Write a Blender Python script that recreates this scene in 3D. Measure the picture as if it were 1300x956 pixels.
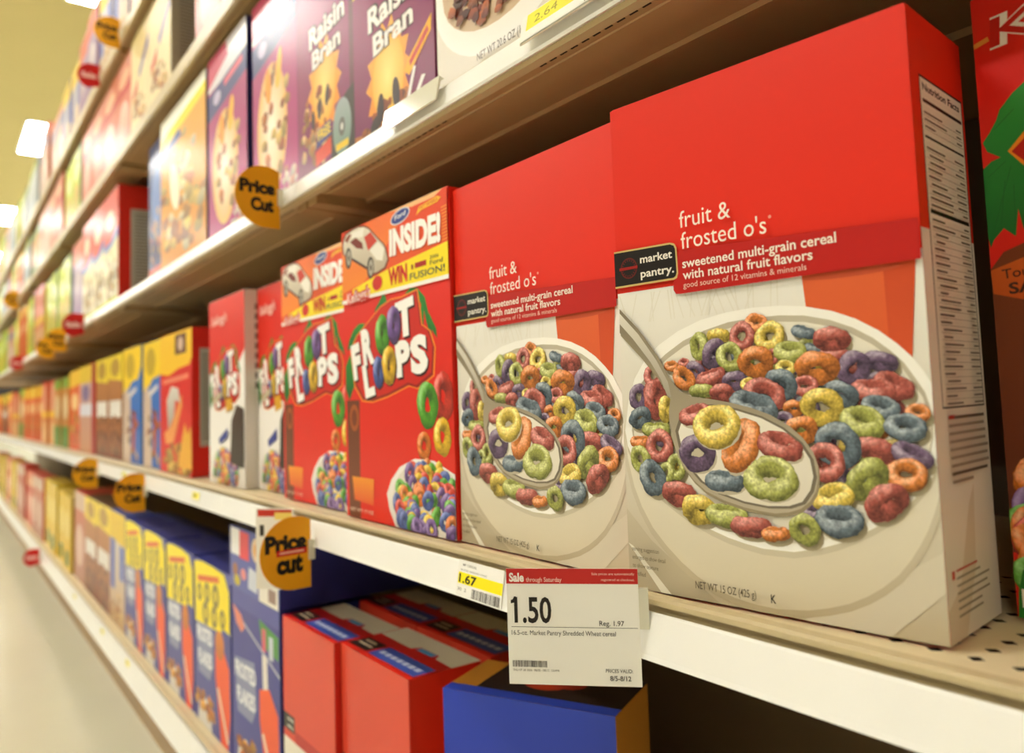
import bpy, math, random
import numpy as np
from mathutils import Matrix, Vector

# ------------------------------------------------------------------ camera, world, exposure
scene = bpy.context.scene
for o in list(bpy.data.objects):
    bpy.data.objects.remove(o, do_unlink=True)
COL = scene.collection
FPX, YAW, PITCH, ROLL = 999.33, 0.9367, 0.072, -0.0337
CAM = Vector((0.3853, -0.3711, 0.1293))
fwd = Vector((-math.sin(YAW) * math.cos(PITCH), math.cos(YAW) * math.cos(PITCH), math.sin(PITCH)))
rgt0 = Vector((math.cos(YAW), math.sin(YAW), 0.0))
up0 = rgt0.cross(fwd)
rgt = math.cos(ROLL) * rgt0 + math.sin(ROLL) * up0
upv = -math.sin(ROLL) * rgt0 + math.cos(ROLL) * up0
cd = bpy.data.cameras.new('camera')
cam = bpy.data.objects.new('camera', cd)
COL.objects.link(cam)
m3 = Matrix((rgt, upv, -fwd)).transposed()
cam.matrix_world = Matrix.Translation(CAM) @ m3.to_4x4()
cd.sensor_width = 36.0
cd.lens = FPX / 1300 * 36
cd.shift_y = -45 / 1300
cd.clip_start = 0.02
cd.dof.use_dof = True
cd.dof.focus_distance = 0.54
cd.dof.aperture_fstop = 5.2
scene.camera = cam

world = bpy.data.worlds.new('store_air')
scene.world = world
world.use_nodes = True
world.node_tree.nodes['Background'].inputs[0].default_value = (1.0, 0.88, 0.68, 1)
world.node_tree.nodes['Background'].inputs[1].default_value = 0.05
LIGHT_STRENGTH = 46.0
LIGHT_COLOR = (1.0, 0.967, 0.89, 1)
vs = scene.view_settings
vs.view_transform = 'Standard'
vs.look = 'None'
vs.gamma = 1.0
vs.use_curve_mapping = False
vs.exposure = 0.58
random.seed(7)

# ------------------------------------------------------------------ materials
def lin(c):
    out = []
    for v in c[:3]:
        v = v / 255.0
        out.append(v / 12.92 if v <= 0.04045 else ((v + 0.055) / 1.055) ** 2.4)
    return out

def principled(name, col, rough=0.5, metal=0.0, coat=0.0, noise=0.0, nscale=40.0, bump=0.0, bscale=300.0, spec=0.5):
    m = bpy.data.materials.new(name)
    m.use_nodes = True
    nt = m.node_tree
    b = nt.nodes['Principled BSDF']
    c = lin(col)
    b.inputs['Base Color'].default_value = (*c, 1)
    b.inputs['Roughness'].default_value = rough
    b.inputs['Metallic'].default_value = metal
    b.inputs['Coat Weight'].default_value = coat
    b.inputs['Specular IOR Level'].default_value = spec
    tc = nt.nodes.new('ShaderNodeTexCoord')
    if noise > 0:
        n = nt.nodes.new('ShaderNodeTexNoise')
        n.inputs['Scale'].default_value = nscale
        n.inputs['Detail'].default_value = 5
        nt.links.new(tc.outputs['Object'], n.inputs['Vector'])
        mx = nt.nodes.new('ShaderNodeMix')
        mx.data_type = 'RGBA'
        mx.inputs[6].default_value = (*[v * (1 - noise) for v in c], 1)
        mx.inputs[7].default_value = (*[min(1, v * (1 + noise)) for v in c], 1)
        nt.links.new(n.outputs['Fac'], mx.inputs[0])
        nt.links.new(mx.outputs[2], b.inputs['Base Color'])
    if bump > 0:
        n2 = nt.nodes.new('ShaderNodeTexNoise')
        n2.inputs['Scale'].default_value = bscale
        nt.links.new(tc.outputs['Object'], n2.inputs['Vector'])
        bp = nt.nodes.new('ShaderNodeBump')
        bp.inputs['Strength'].default_value = bump
        bp.inputs['Distance'].default_value = 0.001
        nt.links.new(n2.outputs['Fac'], bp.inputs['Height'])
        nt.links.new(bp.outputs['Normal'], b.inputs['Normal'])
    return m

def print_material(name, rough, coat, coat_rough):
    """ink on board: colour from the mesh's own ink colours, fine speckle where alpha asks for it"""
    m = bpy.data.materials.new(name)
    m.use_nodes = True
    nt = m.node_tree
    b = nt.nodes['Principled BSDF']
    at = nt.nodes.new('ShaderNodeVertexColor')
    at.layer_name = 'Col'
    tc = nt.nodes.new('ShaderNodeTexCoord')
    n = nt.nodes.new('ShaderNodeTexNoise')
    n.inputs['Scale'].default_value = 650
    n.inputs['Detail'].default_value = 3
    nt.links.new(tc.outputs['Object'], n.inputs['Vector'])
    mr = nt.nodes.new('ShaderNodeMapRange')
    mr.inputs[1].default_value = 0.32
    mr.inputs[2].default_value = 0.68
    mr.inputs[3].default_value = 0.40
    mr.inputs[4].default_value = 1.55
    nt.links.new(n.outputs['Fac'], mr.inputs[0])
    mul = nt.nodes.new('ShaderNodeMix')
    mul.data_type = 'RGBA'
    mul.blend_type = 'MULTIPLY'
    nt.links.new(at.outputs['Alpha'], mul.inputs[0])
    nt.links.new(at.outputs['Color'], mul.inputs[6])
    nt.links.new(mr.outputs[0], mul.inputs[7])
    nt.links.new(mul.outputs[2], b.inputs['Base Color'])
    b.inputs['Roughness'].default_value = rough
    b.inputs['Coat Weight'].default_value = coat
    b.inputs['Specular IOR Level'].default_value = 0.3
    b.inputs['Coat Roughness'].default_value = coat_rough
    n2 = nt.nodes.new('ShaderNodeTexNoise')
    n2.inputs['Scale'].default_value = 420
    nt.links.new(tc.outputs['Object'], n2.inputs['Vector'])
    bp = nt.nodes.new('ShaderNodeBump')
    bp.inputs['Strength'].default_value = 0.06
    bp.inputs['Distance'].default_value = 0.0006
    nt.links.new(n2.outputs['Fac'], bp.inputs['Height'])
    nt.links.new(bp.outputs['Normal'], b.inputs['Normal'])
    return m

M = {}
M['print'] = print_material('printed_board', 0.5, 0.25, 0.2)
M['paper'] = print_material('printed_paper', 0.6, 0.0, 0.3)
M['white_plastic'] = principled('white_plastic', (248, 247, 243), 0.3, noise=0.03, nscale=12)
M['beige_metal'] = principled('beige_enamel', (172, 140, 96), 0.45, noise=0.06, nscale=8, bump=0.05)
M['cream_deck'] = principled('cream_enamel', (222, 206, 168), 0.4, noise=0.04, nscale=10)
M['edge_metal'] = principled('edge_enamel', (196, 178, 138), 0.4, noise=0.05, nscale=20)
M['back'] = principled('back_board', (120, 104, 80), 0.7, noise=0.08, nscale=6)
M['dark'] = principled('opening_shade', (20, 16, 12), 0.8, noise=0.05)  # near-black colour standing for shade inside holes and slots
M['floor'] = principled('vinyl_floor', (206, 203, 182), 0.25, noise=0.06, nscale=3.0, bump=0.02)
M['ceiling'] = principled('painted_ceiling', (214, 200, 142), 0.9, noise=0.03, nscale=2.0)
M['frame'] = principled('lamp_frame', (230, 226, 210), 0.5, noise=0.02)
M['clear'] = principled('clear_holder', (225, 222, 205), 0.12, noise=0.02)
M['board'] = principled('grey_board', (176, 164, 140), 0.8, noise=0.08, nscale=200)

def emission(name, col, s):
    m = bpy.data.materials.new(name)
    m.use_nodes = True
    nt = m.node_tree
    for n in list(nt.nodes):
        nt.nodes.remove(n)
    e = nt.nodes.new('ShaderNodeEmission')
    e.inputs[0].default_value = col
    e.inputs[1].default_value = s
    o = nt.nodes.new('ShaderNodeOutputMaterial')
    nt.links.new(e.outputs[0], o.inputs[0])
    return m
M['lamp'] = emission('lamp_diffuser', LIGHT_COLOR, LIGHT_STRENGTH)

# ------------------------------------------------------------------ scene helpers
def link(o, parent=None):
    COL.objects.link(o)
    if parent is not None:
        o.parent = parent
    return o

def tag(o, label=None, cat=None, group=None, kind=None):
    if label: o['label'] = label
    if cat: o['category'] = cat
    if group: o['group'] = group
    if kind: o['kind'] = kind
    return o

def empty(name, loc=(0, 0, 0), rz=0.0):
    o = bpy.data.objects.new(name, None)
    o.empty_display_size = 0.05
    o.location = loc
    o.rotation_euler = (0, 0, rz)
    return link(o)

def mesh_obj(name, verts, faces, mat, parent=None, smooth=False):
    me = bpy.data.meshes.new(name)
    me.from_pydata([tuple(v) for v in verts], [], faces)
    me.materials.append(mat)
    if smooth:
        me.polygons.foreach_set('use_smooth', [True] * len(me.polygons))
    me.update()
    return link(bpy.data.objects.new(name, me), parent)

class Boxes:
    """collects chamfered boxes and extrusions into one mesh"""
    def __init__(s):
        s.v, s.f = [], []
    def box(s, x0, x1, y0, y1, z0, z1, c=0.0):
        b = len(s.v)
        if c <= 0:
            s.v += [(x0, y0, z0), (x1, y0, z0), (x1, y1, z0), (x0, y1, z0), (x0, y0, z1), (x1, y0, z1), (x1, y1, z1), (x0, y1, z1)]
            s.f += [tuple(b + i for i in f) for f in ((0, 3, 2, 1), (4, 5, 6, 7), (0, 1, 5, 4), (1, 2, 6, 5), (2, 3, 7, 6), (3, 0, 4, 7))]
            return s
        # chamfered: 24 verts
        xs, ys, zs = (x0, x1), (y0, y1), (z0, z1)
        idx = {}
        for i in (0, 1):
            for j in (0, 1):
                for k in (0, 1):
                    sx = c if i == 0 else -c
                    sy = c if j == 0 else -c
                    sz = c if k == 0 else -c
                    for ax, p in (('x', (xs[i], ys[j] + sy, zs[k] + sz)), ('y', (xs[i] + sx, ys[j], zs[k] + sz)), ('z', (xs[i] + sx, ys[j] + sy, zs[k]))):
                        idx[(i, j, k, ax)] = len(s.v)
                        s.v.append(p)
        I = idx
        s.f += [(I[0,0,0,'x'], I[0,0,1,'x'], I[0,1,1,'x'], I[0,1,0,'x']), (I[1,0,0,'x'], I[1,1,0,'x'], I[1,1,1,'x'], I[1,0,1,'x']),
                (I[0,0,0,'y'], I[1,0,0,'y'], I[1,0,1,'y'], I[0,0,1,'y']), (I[0,1,0,'y'], I[0,1,1,'y'], I[1,1,1,'y'], I[1,1,0,'y']),
                (I[0,0,0,'z'], I[0,1,0,'z'], I[1,1,0,'z'], I[1,0,0,'z']), (I[0,0,1,'z'], I[1,0,1,'z'], I[1,1,1,'z'], I[0,1,1,'z'])]
        for j in (0, 1):
            for k in (0, 1):
                a, d = ('y', 'z') if j == k else ('z', 'y')
                s.f.append((I[0,j,k,a], I[0,j,k,d], I[1,j,k,d], I[1,j,k,a]))
        for i in (0, 1):
            for k in (0, 1):
                a, d = ('z', 'x') if i == k else ('x', 'z')
                s.f.append((I[i,0,k,a], I[i,0,k,d], I[i,1,k,d], I[i,1,k,a]))
        for i in (0, 1):
            for j in (0, 1):
                a, d = ('x', 'y') if i == j else ('y', 'x')
                s.f.append((I[i,j,0,a], I[i,j,0,d], I[i,j,1,d], I[i,j,1,a]))
        for i in (0, 1):
            for j in (0, 1):
                for k in (0, 1):
                    t = (I[i,j,k,'x'], I[i,j,k,'y'], I[i,j,k,'z'])
                    s.f.append(t if (i + j + k) % 2 == 0 else t[::-1])
        return s
    def prof(s, pts, x0, x1):
        """closed (y,z) profile extruded along x"""
        n = len(pts)
        b = len(s.v)
        s.v += [(x0, p[0], p[1]) for p in pts] + [(x1, p[0], p[1]) for p in pts]
        for i in range(n):
            j = (i + 1) % n
            s.f.append((b + i, b + j, b + n + j, b + n + i))
        s.f.append(tuple(b + i for i in range(n))[::-1])
        s.f.append(tuple(b + n + i for i in range(n)))
        return s
    def build(s, name, mat, parent=None):
        return mesh_obj(name, s.v, s.f, mat, parent)

# ------------------------------------------------------------------ print (ink shapes on a face)
_txt = {}
def text_mesh(body, bold):
    k = (body, bold)
    if k in _txt:
        return _txt[k]
    cu = bpy.data.curves.new('lettering', 'FONT')
    cu.body = body
    cu.size = 1.0
    cu.offset = bold
    cu.resolution_u = 3
    ob = bpy.data.objects.new('lettering', cu)
    me = ob.to_mesh()
    v = np.array([(p.co.x, p.co.y) for p in me.vertices])
    f = [tuple(p.vertices) for p in me.polygons]
    ob.to_mesh_clear()
    bpy.data.objects.remove(ob)
    bpy.data.curves.remove(cu)
    v = v - np.array([v[:, 0].min(), 0.0])
    v /= np.array([v[:, 0].max(), 0.73])
    _txt[k] = (v, f)
    return _txt[k]

def clip_unit(pts):
    def side(P, ins, cut):
        out = []
        for i in range(len(P)):
            a, b = P[i - 1], P[i]
            if ins(b):
                if not ins(a): out.append(cut(a, b))
                out.append(b)
            elif ins(a):
                out.append(cut(a, b))
        return out
    def at(ax, val):
        def c(a, b):
            t = (val - a[ax]) / (b[ax] - a[ax])
            return (a[0] + t * (b[0] - a[0]), a[1] + t * (b[1] - a[1]))
        return c
    P = list(pts)
    for ins, cut in ((lambda p: p[0] >= 0, at(0, 0.0)), (lambda p: p[0] <= 1, at(0, 1.0)), (lambda p: p[1] >= 0, at(1, 0.0)), (lambda p: p[1] <= 1, at(1, 1.0))):
        if not P: return P
        P = side(P, ins, cut)
    return P

LAYER = 1.0e-5
class Print:
    """flat shapes in unit face coordinates (u right, v up); asp = face height / face width"""
    def __init__(s, asp=1.5, k=0):
        s.v, s.d, s.f, s.c = [], [], [], []
        s.k = k
        s.asp = asp
    def depth(s):
        s.k += 1
        return 1.2e-4 + s.k * LAYER
    def raw(s, pts, faces, cols, d):
        b = len(s.v)
        s.v += [(min(1.0, max(0.0, p[0])), min(1.0, max(0.0, p[1]))) for p in pts]
        s.d += d if isinstance(d, list) else [d] * len(pts)
        s.c += cols
        s.f += [tuple(b + i for i in f) for f in faces]
    def poly(s, pts, col, col2=None, sp=0.0):
        P = clip_unit(pts)
        if len(P) < 3: return s
        ar = sum(P[i - 1][0] * P[i][1] - P[i][0] * P[i - 1][1] for i in range(len(P)))
        if ar < 0: P = P[::-1]
        a = lin(col)
        if col2 is None:
            cs = [(*a, sp)] * len(P)
        else:
            b2 = lin(col2)
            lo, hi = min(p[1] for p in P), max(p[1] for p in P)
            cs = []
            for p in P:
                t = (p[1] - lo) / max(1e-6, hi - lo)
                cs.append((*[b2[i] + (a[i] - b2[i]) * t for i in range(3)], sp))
        s.raw(P, [tuple(range(len(P)))], cs, s.depth())
        return s
    def rect(s, x0, y0, x1, y1, col, col2=None, sp=0.0):
        return s.poly([(x0, y0), (x1, y0), (x1, y1), (x0, y1)], col, col2, sp)
    def ell(s, cx, cy, rx, ry, col, col2=None, sp=0.0, n=28, ang=0.0, same=False):
        """rx, ry in face widths"""
        if same: s.k -= 1
        ca, sa = math.cos(math.radians(ang)), math.sin(math.radians(ang))
        P = []
        for i in range(n):
            t = 2 * math.pi * i / n
            x, y = rx * math.cos(t), ry * math.sin(t)
            P.append((cx + x * ca - y * sa, cy + (x * sa + y * ca) / s.asp))
        return s.poly(P, col, col2, sp)
    def dome(s, cx, cy, rx, ry, c0, c1, sp=0.0, n=28):
        """disc that fades from centre colour to edge colour"""
        a, b = lin(c0), lin(c1)
        pts, cols = [(cx, cy)], [(*a, sp)]
        for i in range(n):
            t = 2 * math.pi * i / n
            pts.append((cx + rx * math.cos(t), cy + ry * math.sin(t) / s.asp))
            cols.append((*b, sp))
        s.raw(pts, [(0, i + 1, (i + 1) % n + 1) for i in range(n)], cols, s.depth())
        return s
    def star(s, cx, cy, r0, r1, n, col, col2=None, ang=0.0):
        P = []
        for i in range(2 * n):
            r = r0 if i % 2 == 0 else r1
            t = math.pi * i / n + ang
            P.append((cx + r * math.cos(t), cy + r * math.sin(t) / s.asp))
        return s.poly(P, col, col2)
    def bar(s, x0, y0, x1, y1, w, col):
        dx, dy = x1 - x0, (y1 - y0) * s.asp
        l = math.hypot(dx, dy)
        nx, ny = -dy / l * w / 2, dx / l * w / 2 / s.asp
        return s.poly([(x0 + nx, y0 + ny), (x0 - nx, y0 - ny), (x1 - nx, y1 - ny), (x1 + nx, y1 + ny)], col)
    def text(s, body, x, y, w, h, col, bold=0.0, rot=0.0, slant=0.0):
        """left end of baseline, total width and cap height in unit coordinates"""
        v, f = text_mesh(body, bold)
        ca, sa = math.cos(math.radians(rot)), math.sin(math.radians(rot))
        P = []
        for p in v:
            px, py = p[0] * w + p[1] * h * s.asp * slant, p[1] * h * s.asp
            P.append((x + px * ca - py * sa, y + (px * sa + py * ca) / s.asp))
        s.raw(P, f, [(*lin(col), 0.0)] * len(P), s.depth())
        return s
    def texto(s, body, x, y, w, h, col, ocol, o=0.03, bold=0.02, rot=0.0, slant=0.0):
        s.text(body, x, y, w, h, ocol, bold + o, rot, slant)
        return s.text(body, x, y, w, h, col, bold, rot, slant)
    def torus(s, cx, cy, a, b, ph, col, nu=24, nv=10, rnd=random, sp=0.55, thick=0.34, flip=1):
        R, r = a * (1 - thick), a * thick
        ct = min(1.0, max(0.14, (b - r) / R))
        st = math.sqrt(1 - ct * ct) * flip
        cp, spn = math.cos(math.radians(ph)), math.sin(math.radians(ph))
        base = lin(col)
        d0 = s.depth()
        pts, nz, cols, dd = [], [], [], []
        p1, p2 = rnd.random() * 6, rnd.random() * 6
        for i in range(nu):
            f = 2 * math.pi * i / nu
            for j in range(nv):
                t = 2 * math.pi * j / nv
                rr = r * (1 + 0.08 * math.sin(3 * f + p1) + 0.06 * math.sin(5 * f + 2 * t + p2) + rnd.uniform(-.085, .085))
                x, y, z = (R + rr * math.cos(t)) * math.cos(f), (R + rr * math.cos(t)) * math.sin(f), rr * math.sin(t)
                nx, ny, nzz = math.cos(t) * math.cos(f), math.cos(t) * math.sin(f), math.sin(t)
                y, z = y * ct - z * st, y * st + z * ct
                ny, nzz = ny * ct - nzz * st, ny * st + nzz * ct
                x, y = x * cp - y * spn, x * spn + y * cp
                nx, ny = nx * cp - ny * spn, nx * spn + ny * cp
                pts.append((cx + x, cy + y / s.asp))
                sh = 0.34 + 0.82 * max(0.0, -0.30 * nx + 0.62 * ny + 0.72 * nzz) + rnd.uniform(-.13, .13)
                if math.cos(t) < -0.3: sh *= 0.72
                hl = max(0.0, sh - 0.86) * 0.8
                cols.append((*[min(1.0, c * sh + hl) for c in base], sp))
                nz.append(nzz)
                dd.append(d0 + 0.9 * LAYER * max(-1, min(1, z / a)))
        F = []
        for i in range(nu):
            for j in range(nv):
                q = (i * nv + j, ((i + 1) % nu) * nv + j, ((i + 1) % nu) * nv + (j + 1) % nv, i * nv + (j + 1) % nv)
                if sum(nz[k] for k in q) > -0.25:
                    F.append(q)
        s.raw(pts, F, cols, dd)
        return s
    def mesh(s, name, face, W, H, D, mat):
        """face: 'front' (normal -y), 'side' (normal +x), 'top'"""
        if face == 'front':
            V = [(u * W - W / 2, -D / 2 - d, v * H) for (u, v), d in zip(s.v, s.d)]
        elif face == 'side':
            V = [(W / 2 + d, -D / 2 + u * D, v * H) for (u, v), d in zip(s.v, s.d)]
        else:
            V = [(u * W - W / 2, -D / 2 + v * D, H + d) for (u, v), d in zip(s.v, s.d)]
        me = bpy.data.meshes.new(name)
        me.from_pydata(V, [], s.f)
        at = me.color_attributes.new('Col', 'FLOAT_COLOR', 'POINT')
        at.data.foreach_set('color', np.array(s.c, dtype=np.float32).ravel())
        me.materials.append(mat)
        me.update()
        return me

def paint(me, col):
    """one ink colour over a whole mesh"""
    at = me.color_attributes.new('Col', 'FLOAT_COLOR', 'POINT')
    c = np.tile(np.array([*lin(col), 0.0], dtype=np.float32), len(me.vertices))
    at.data.foreach_set('color', c)

# ------------------------------------------------------------------ the store: floor, ceiling, lamps, gondola
X0, X1 = -9.0, 1.55
FLOOR_Z, CEIL_Z = -0.63, 3.4
def sheet(name, x0, x1, y0, y1, z, th, mat):
    o = Boxes().box(x0, x1, y0, y1, min(z, z + th), max(z, z + th)).build(name, mat)
    return tag(o, kind='structure')
tag(sheet('floor', -40, 9, -9, 9, FLOOR_Z, -0.1, M['floor']), 'pale glossy vinyl aisle floor')
tag(sheet('ceiling', -40, 9, -9, 9, CEIL_Z, 0.1, M['ceiling']), 'flat yellowish cream store ceiling')
tag(Boxes().box(X0, X1, 0.47, 0.49, FLOOR_Z, 1.62).build('wall_back', M['back']), 'brown back panel behind the shelves', kind='structure')
tag(Boxes().prof([(0.05, FLOOR_Z), (0.05, -0.50), (0.065, -0.50), (0.065, FLOOR_Z)], X0, X1).build('baseboard_aisle', M['beige_metal']), 'beige kick plate under the bottom shelf', kind='structure')

lamp_rows = (0.58, -1.75, -4.1, 3.0)
lamp_xs = (-27.6, -23.3, -19.0, -14.75, -10.3, -5.85, -1.5, 2.9, 7.2)
LD = Boxes().box(-0.61, 0.61, -0.15, 0.15, -0.018, -0.004).build('diffuser', M['lamp'])
FR = Boxes()
for a in ((-0.64, 0.64, -0.18, -0.15), (-0.64, 0.64, 0.15, 0.18), (-0.64, -0.61, -0.15, 0.15), (0.61, 0.64, -0.15, 0.15)):
    FR.box(*a, -0.016, 0.0)
FRo = FR.build('frame', M['frame'])
lamp_names = {-5.85: 'ceiling lamp cut by the top edge of the picture, beside the top shelf',
              -10.3: 'bright white square ceiling lamp left of the shelves, second from the top',
              -14.75: 'farthest bright ceiling lamp at the left edge of the picture'}
for ly in lamp_rows:
    for lx in lamp_xs:
        if lx > 2 and ly == -1.75: continue
        r = empty('ceiling_light', (lx, ly, CEIL_Z))
        seen = ly == lamp_rows[0] and lx in lamp_names
        tag(r, lamp_names[lx] if seen else 'white ceiling lamp above the store outside the picture', 'ceiling light', 'rows of ceiling lamps')
        for src in (LD, FRo):
            c = bpy.data.objects.new(src.name.split('.')[0], src.data)
            link(c, r)
for src in (LD, FRo):
    bpy.data.objects.remove(src)

DECK = {'A': -0.42, 'B': 0.0, 'C': 0.413, 'D': 0.792, 'E': 1.096}
OFFS = {'A': -0.889, 'B': -0.889, 'C': -0.56, 'D': -0.62, 'E': -0.62}
SHELF = {'A': 'bottom shelf', 'B': 'second shelf', 'C': 'third shelf', 'D': 'fourth shelf', 'E': 'top shelf'}
SEC = 1.22
def ordinal(n):
    return ['first', 'second', 'third', 'fourth', 'fifth', 'sixth', 'seventh', 'eighth', 'ninth', 'tenth', 'eleventh', 'twelfth', 'thirteenth', 'fourteenth', 'fifteenth', 'sixteenth', 'seventeenth', 'eighteenth', 'nineteenth', 'twentieth'][n - 1] if n <= 20 else '%dth' % n

def perforated(x0, x1, y0, y1, z, name, mat, parent):
    px, py, a, b = 0.019, 0.017, 0.0042, 0.0034
    V, F = [], []
    nx, ny = int((x1 - x0) / px), int((y1 - y0) / py)
    px, py = (x1 - x0) / nx, (y1 - y0) / ny
    for j in range(ny):
        for i in range(nx):
            cx, cy = x0 + (i + 0.5) * px, y0 + (j + 0.5) * py
            for q, (sx, sy) in enumerate(((1, 1), (-1, 1), (-1, -1), (1, -1))):
                bb = len(V)
                off = 0.25 * px if j % 2 else -0.25 * px
                P = [(sx * px / 2, 0), (sx * px / 2, sy * py / 2), (0, sy * py / 2), (off if False else 0, sy * b), (sx * a, 0)]
                V += [(cx + p[0], cy + p[1], z) for p in P]
                f = tuple(range(bb, bb + 5))
                F.append(f if sx * sy > 0 else f[::-1])
    return mesh_obj(name, V, F, mat, parent)

def shelf_unit(lv, x0, x1, n):
    z = DECK[lv]
    r = empty('shelf_section', ((x0 + x1) / 2, 0.23, z))
    r['label'] = ('%s section of the %s counted from the right, ' % (ordinal(n), SHELF[lv])) + ('with white price channel' if lv in 'ABC' else 'plain beige edge')
    r['category'] = 'shelf'
    r['group'] = 'sections of the ' + SHELF[lv]
    hx = (x1 - x0) / 2 - 0.0006
    Y = lambda y: y - 0.23
    th = 0.022
    zt = 0.0
    if lv == 'B' and x1 > 0.2:
        px0 = 0.10 - (x0 + x1) / 2 if x0 < 0 else -hx
        px1 = hx
        d = Boxes().box(-hx, px0, Y(0.006), Y(0.46), -th, 0.0) if px0 > -hx + 0.01 else Boxes()
        d.box(px0, px1, Y(0.23), Y(0.46), -th, 0.0)
        d.box(px0, px1, Y(0.006), Y(0.016), -th, 0.0)
        d.build('deck', M['cream_deck'], r)
        perforated(px0, px1, Y(0.016), Y(0.23), 0.0, 'perforated_deck', M['cream_deck'], r)
        Boxes().box(px0, px1, Y(0.016), Y(0.23), -th, -0.006).build('hole_shade_sheet', M['dark'], r)  # added dark sheet, paints the shade seen through the deck holes
    else:
        Boxes().box(-hx, hx, Y(0.006), Y(0.46), -th, 0.0).build('deck', M['cream_deck'] if lv in 'AB' else M['beige_metal'], r)
    if lv in 'AB':
        Boxes().prof([(Y(0.006), -0.024), (Y(0.002), -0.024), (Y(0.002), -0.0035), (Y(-0.004), -0.0035), (Y(-0.004), -0.0005), (Y(-0.002), 0.0012), (Y(0.004), 0.0018), (Y(0.006), 0.0004)][::-1], -hx, hx).build('edge_rail', M['edge_metal'], r)
        h = 0.036 if lv == 'B' else 0.062
        Boxes().prof([(Y(-0.0022), -0.0085), (Y(-0.0055), -0.0075), (Y(-0.0062), -0.0090), (Y(-0.0105), -h + 0.003), (Y(-0.0115), -h), (Y(-0.0075), -h - 0.001), (Y(0.002), -h + 0.004), (Y(0.002), -0.012)], -hx, hx).build('price_channel', M['white_plastic'], r)
    elif lv == 'C':
        Boxes().prof([(Y(0.006), -0.0265), (Y(-0.003), -0.0265), (Y(-0.0035), -0.024), (Y(-0.002), -0.001), (Y(-0.001), 0.0012), (Y(0.004), 0.0018), (Y(0.006), 0.0004)][::-1], -hx, hx).build('edge_rail', M['edge_metal'], r)
        Boxes().prof([(Y(-0.0036), -0.003), (Y(-0.0055), -0.0025), (Y(-0.006), -0.0045), (Y(-0.0095), -0.0215), (Y(-0.0085), -0.024), (Y(-0.0036), -0.022)], -hx, hx).build('price_channel', M['white_plastic'], r)
    else:
        Boxes().prof([(Y(0.006), -0.027), (Y(-0.002), -0.027), (Y(-0.002), -0.001), (Y(-0.001), 0.0012), (Y(0.004), 0.0018), (Y(0.006), 0.0004)][::-1], -hx, hx).build('edge_rail', M['edge_metal'], r)
    # underside: folded ribs, end flanges and near-black blocks painting the shade in its slots
    for k, (ya, yb, dz) in enumerate(((0.0205, 0.0225, 0.0012), (0.074, 0.080, 0.004), (0.24, 0.26, 0.006))):
        Boxes().prof([(Y(ya), -th), (Y(yb), -th), (Y(yb) - 0.0006, -th - dz), (Y(ya) + 0.0006, -th - dz)][::-1], -hx + 0.03, hx - 0.03).build('underside_rib', M['beige_metal'], r)
    for sx in (-1, 1):
        xa, xb = (sx * (hx - 0.002), sx * (hx - 0.030))
        Boxes().prof([(Y(0.008), -th), (Y(0.45), -th), (Y(0.45), -th - 0.03), (Y(0.02), -th - 0.012), (Y(0.008), -th - 0.012)][::-1], min(xa, xb), max(xa, xb)).build('end_bracket', M['beige_metal'], r)
    if lv == 'C' and x1 > -1.9:
        sl = Boxes()
        k = 0
        x = -hx + 0.06
        while x < hx - 0.06:
            if (k // 11) % 3 != 2:
                sl.box(x, x + 0.0075, Y(0.0105), Y(0.0140), -th - 0.0004, -th + 0.001)
            x += 0.0125
            k += 1
        tag(sl.build('slot_shade', M['dark'], r), kind='stuff')
    return r

for lv in 'ABCDE':
    x = OFFS[lv] + SEC
    while x < 0.75:
        x += SEC
    n = 1
    while x > X0 + SEC:
        shelf_unit(lv, x - SEC, x, n)
        x -= SEC
        n += 1

# ------------------------------------------------------------------ cereal boxes: shared parts
RW, RH, RD = 0.21, 0.30, 0.07
def carton_parts(W, H, D, col, topcol=None):
    b = Boxes().box(-W / 2, W / 2, -D / 2, D / 2, 0, H, 0.0012)
    me = bpy.data.meshes.new('carton')
    me.from_pydata(b.v, [], b.f)
    me.materials.append(M['print'])
    paint(me, col)
    t = Boxes()
    t.box(-W / 2 + 0.001, W / 2 - 0.001, -D / 2 + 0.0008, D / 2 - D * 0.32, H, H + 0.0009)
    t.box(-W * 0.16, W * 0.16, D / 2 - D * 0.32, D / 2 - D * 0.12, H, H + 0.0009)
    tm = bpy.data.meshes.new('top_flap')
    tm.from_pydata(t.v, [], t.f)
    tm.materials.append(M['print'])
    paint(tm, topcol or col)
    return [('carton', me), ('top_flap', tm)]

class Design:
    def __init__(s, W, H, D, parts):
        s.W, s.H, s.D, s.parts = W, H, D, parts

def place(design, name, x0, x1, y, z, H, D, label, cat='cereal box', group=None, rz=0.0, hinge=None):
    W = x1 - x0
    if rz:
        # turned about its front left corner
        cx = x0 + W / 2 * math.cos(rz) - D / 2 * math.sin(rz)
        cy = y + W / 2 * math.sin(rz) + D / 2 * math.cos(rz)
    else:
        cx, cy = (x0 + x1) / 2, y + D / 2
    r = empty(name, (cx, cy, z), rz)
    r.scale = (W / design.W, D / design.D, H / design.H)
    tag(r, label, cat, group)
    made = {}
    for nm, me in design.parts:
        par = r
        if '>' in nm:
            pn, nm = nm.split('>')
            par = made[pn]
        o = bpy.data.objects.new(nm, me)
        link(o, par)
        made[nm] = o
    return r

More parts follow.
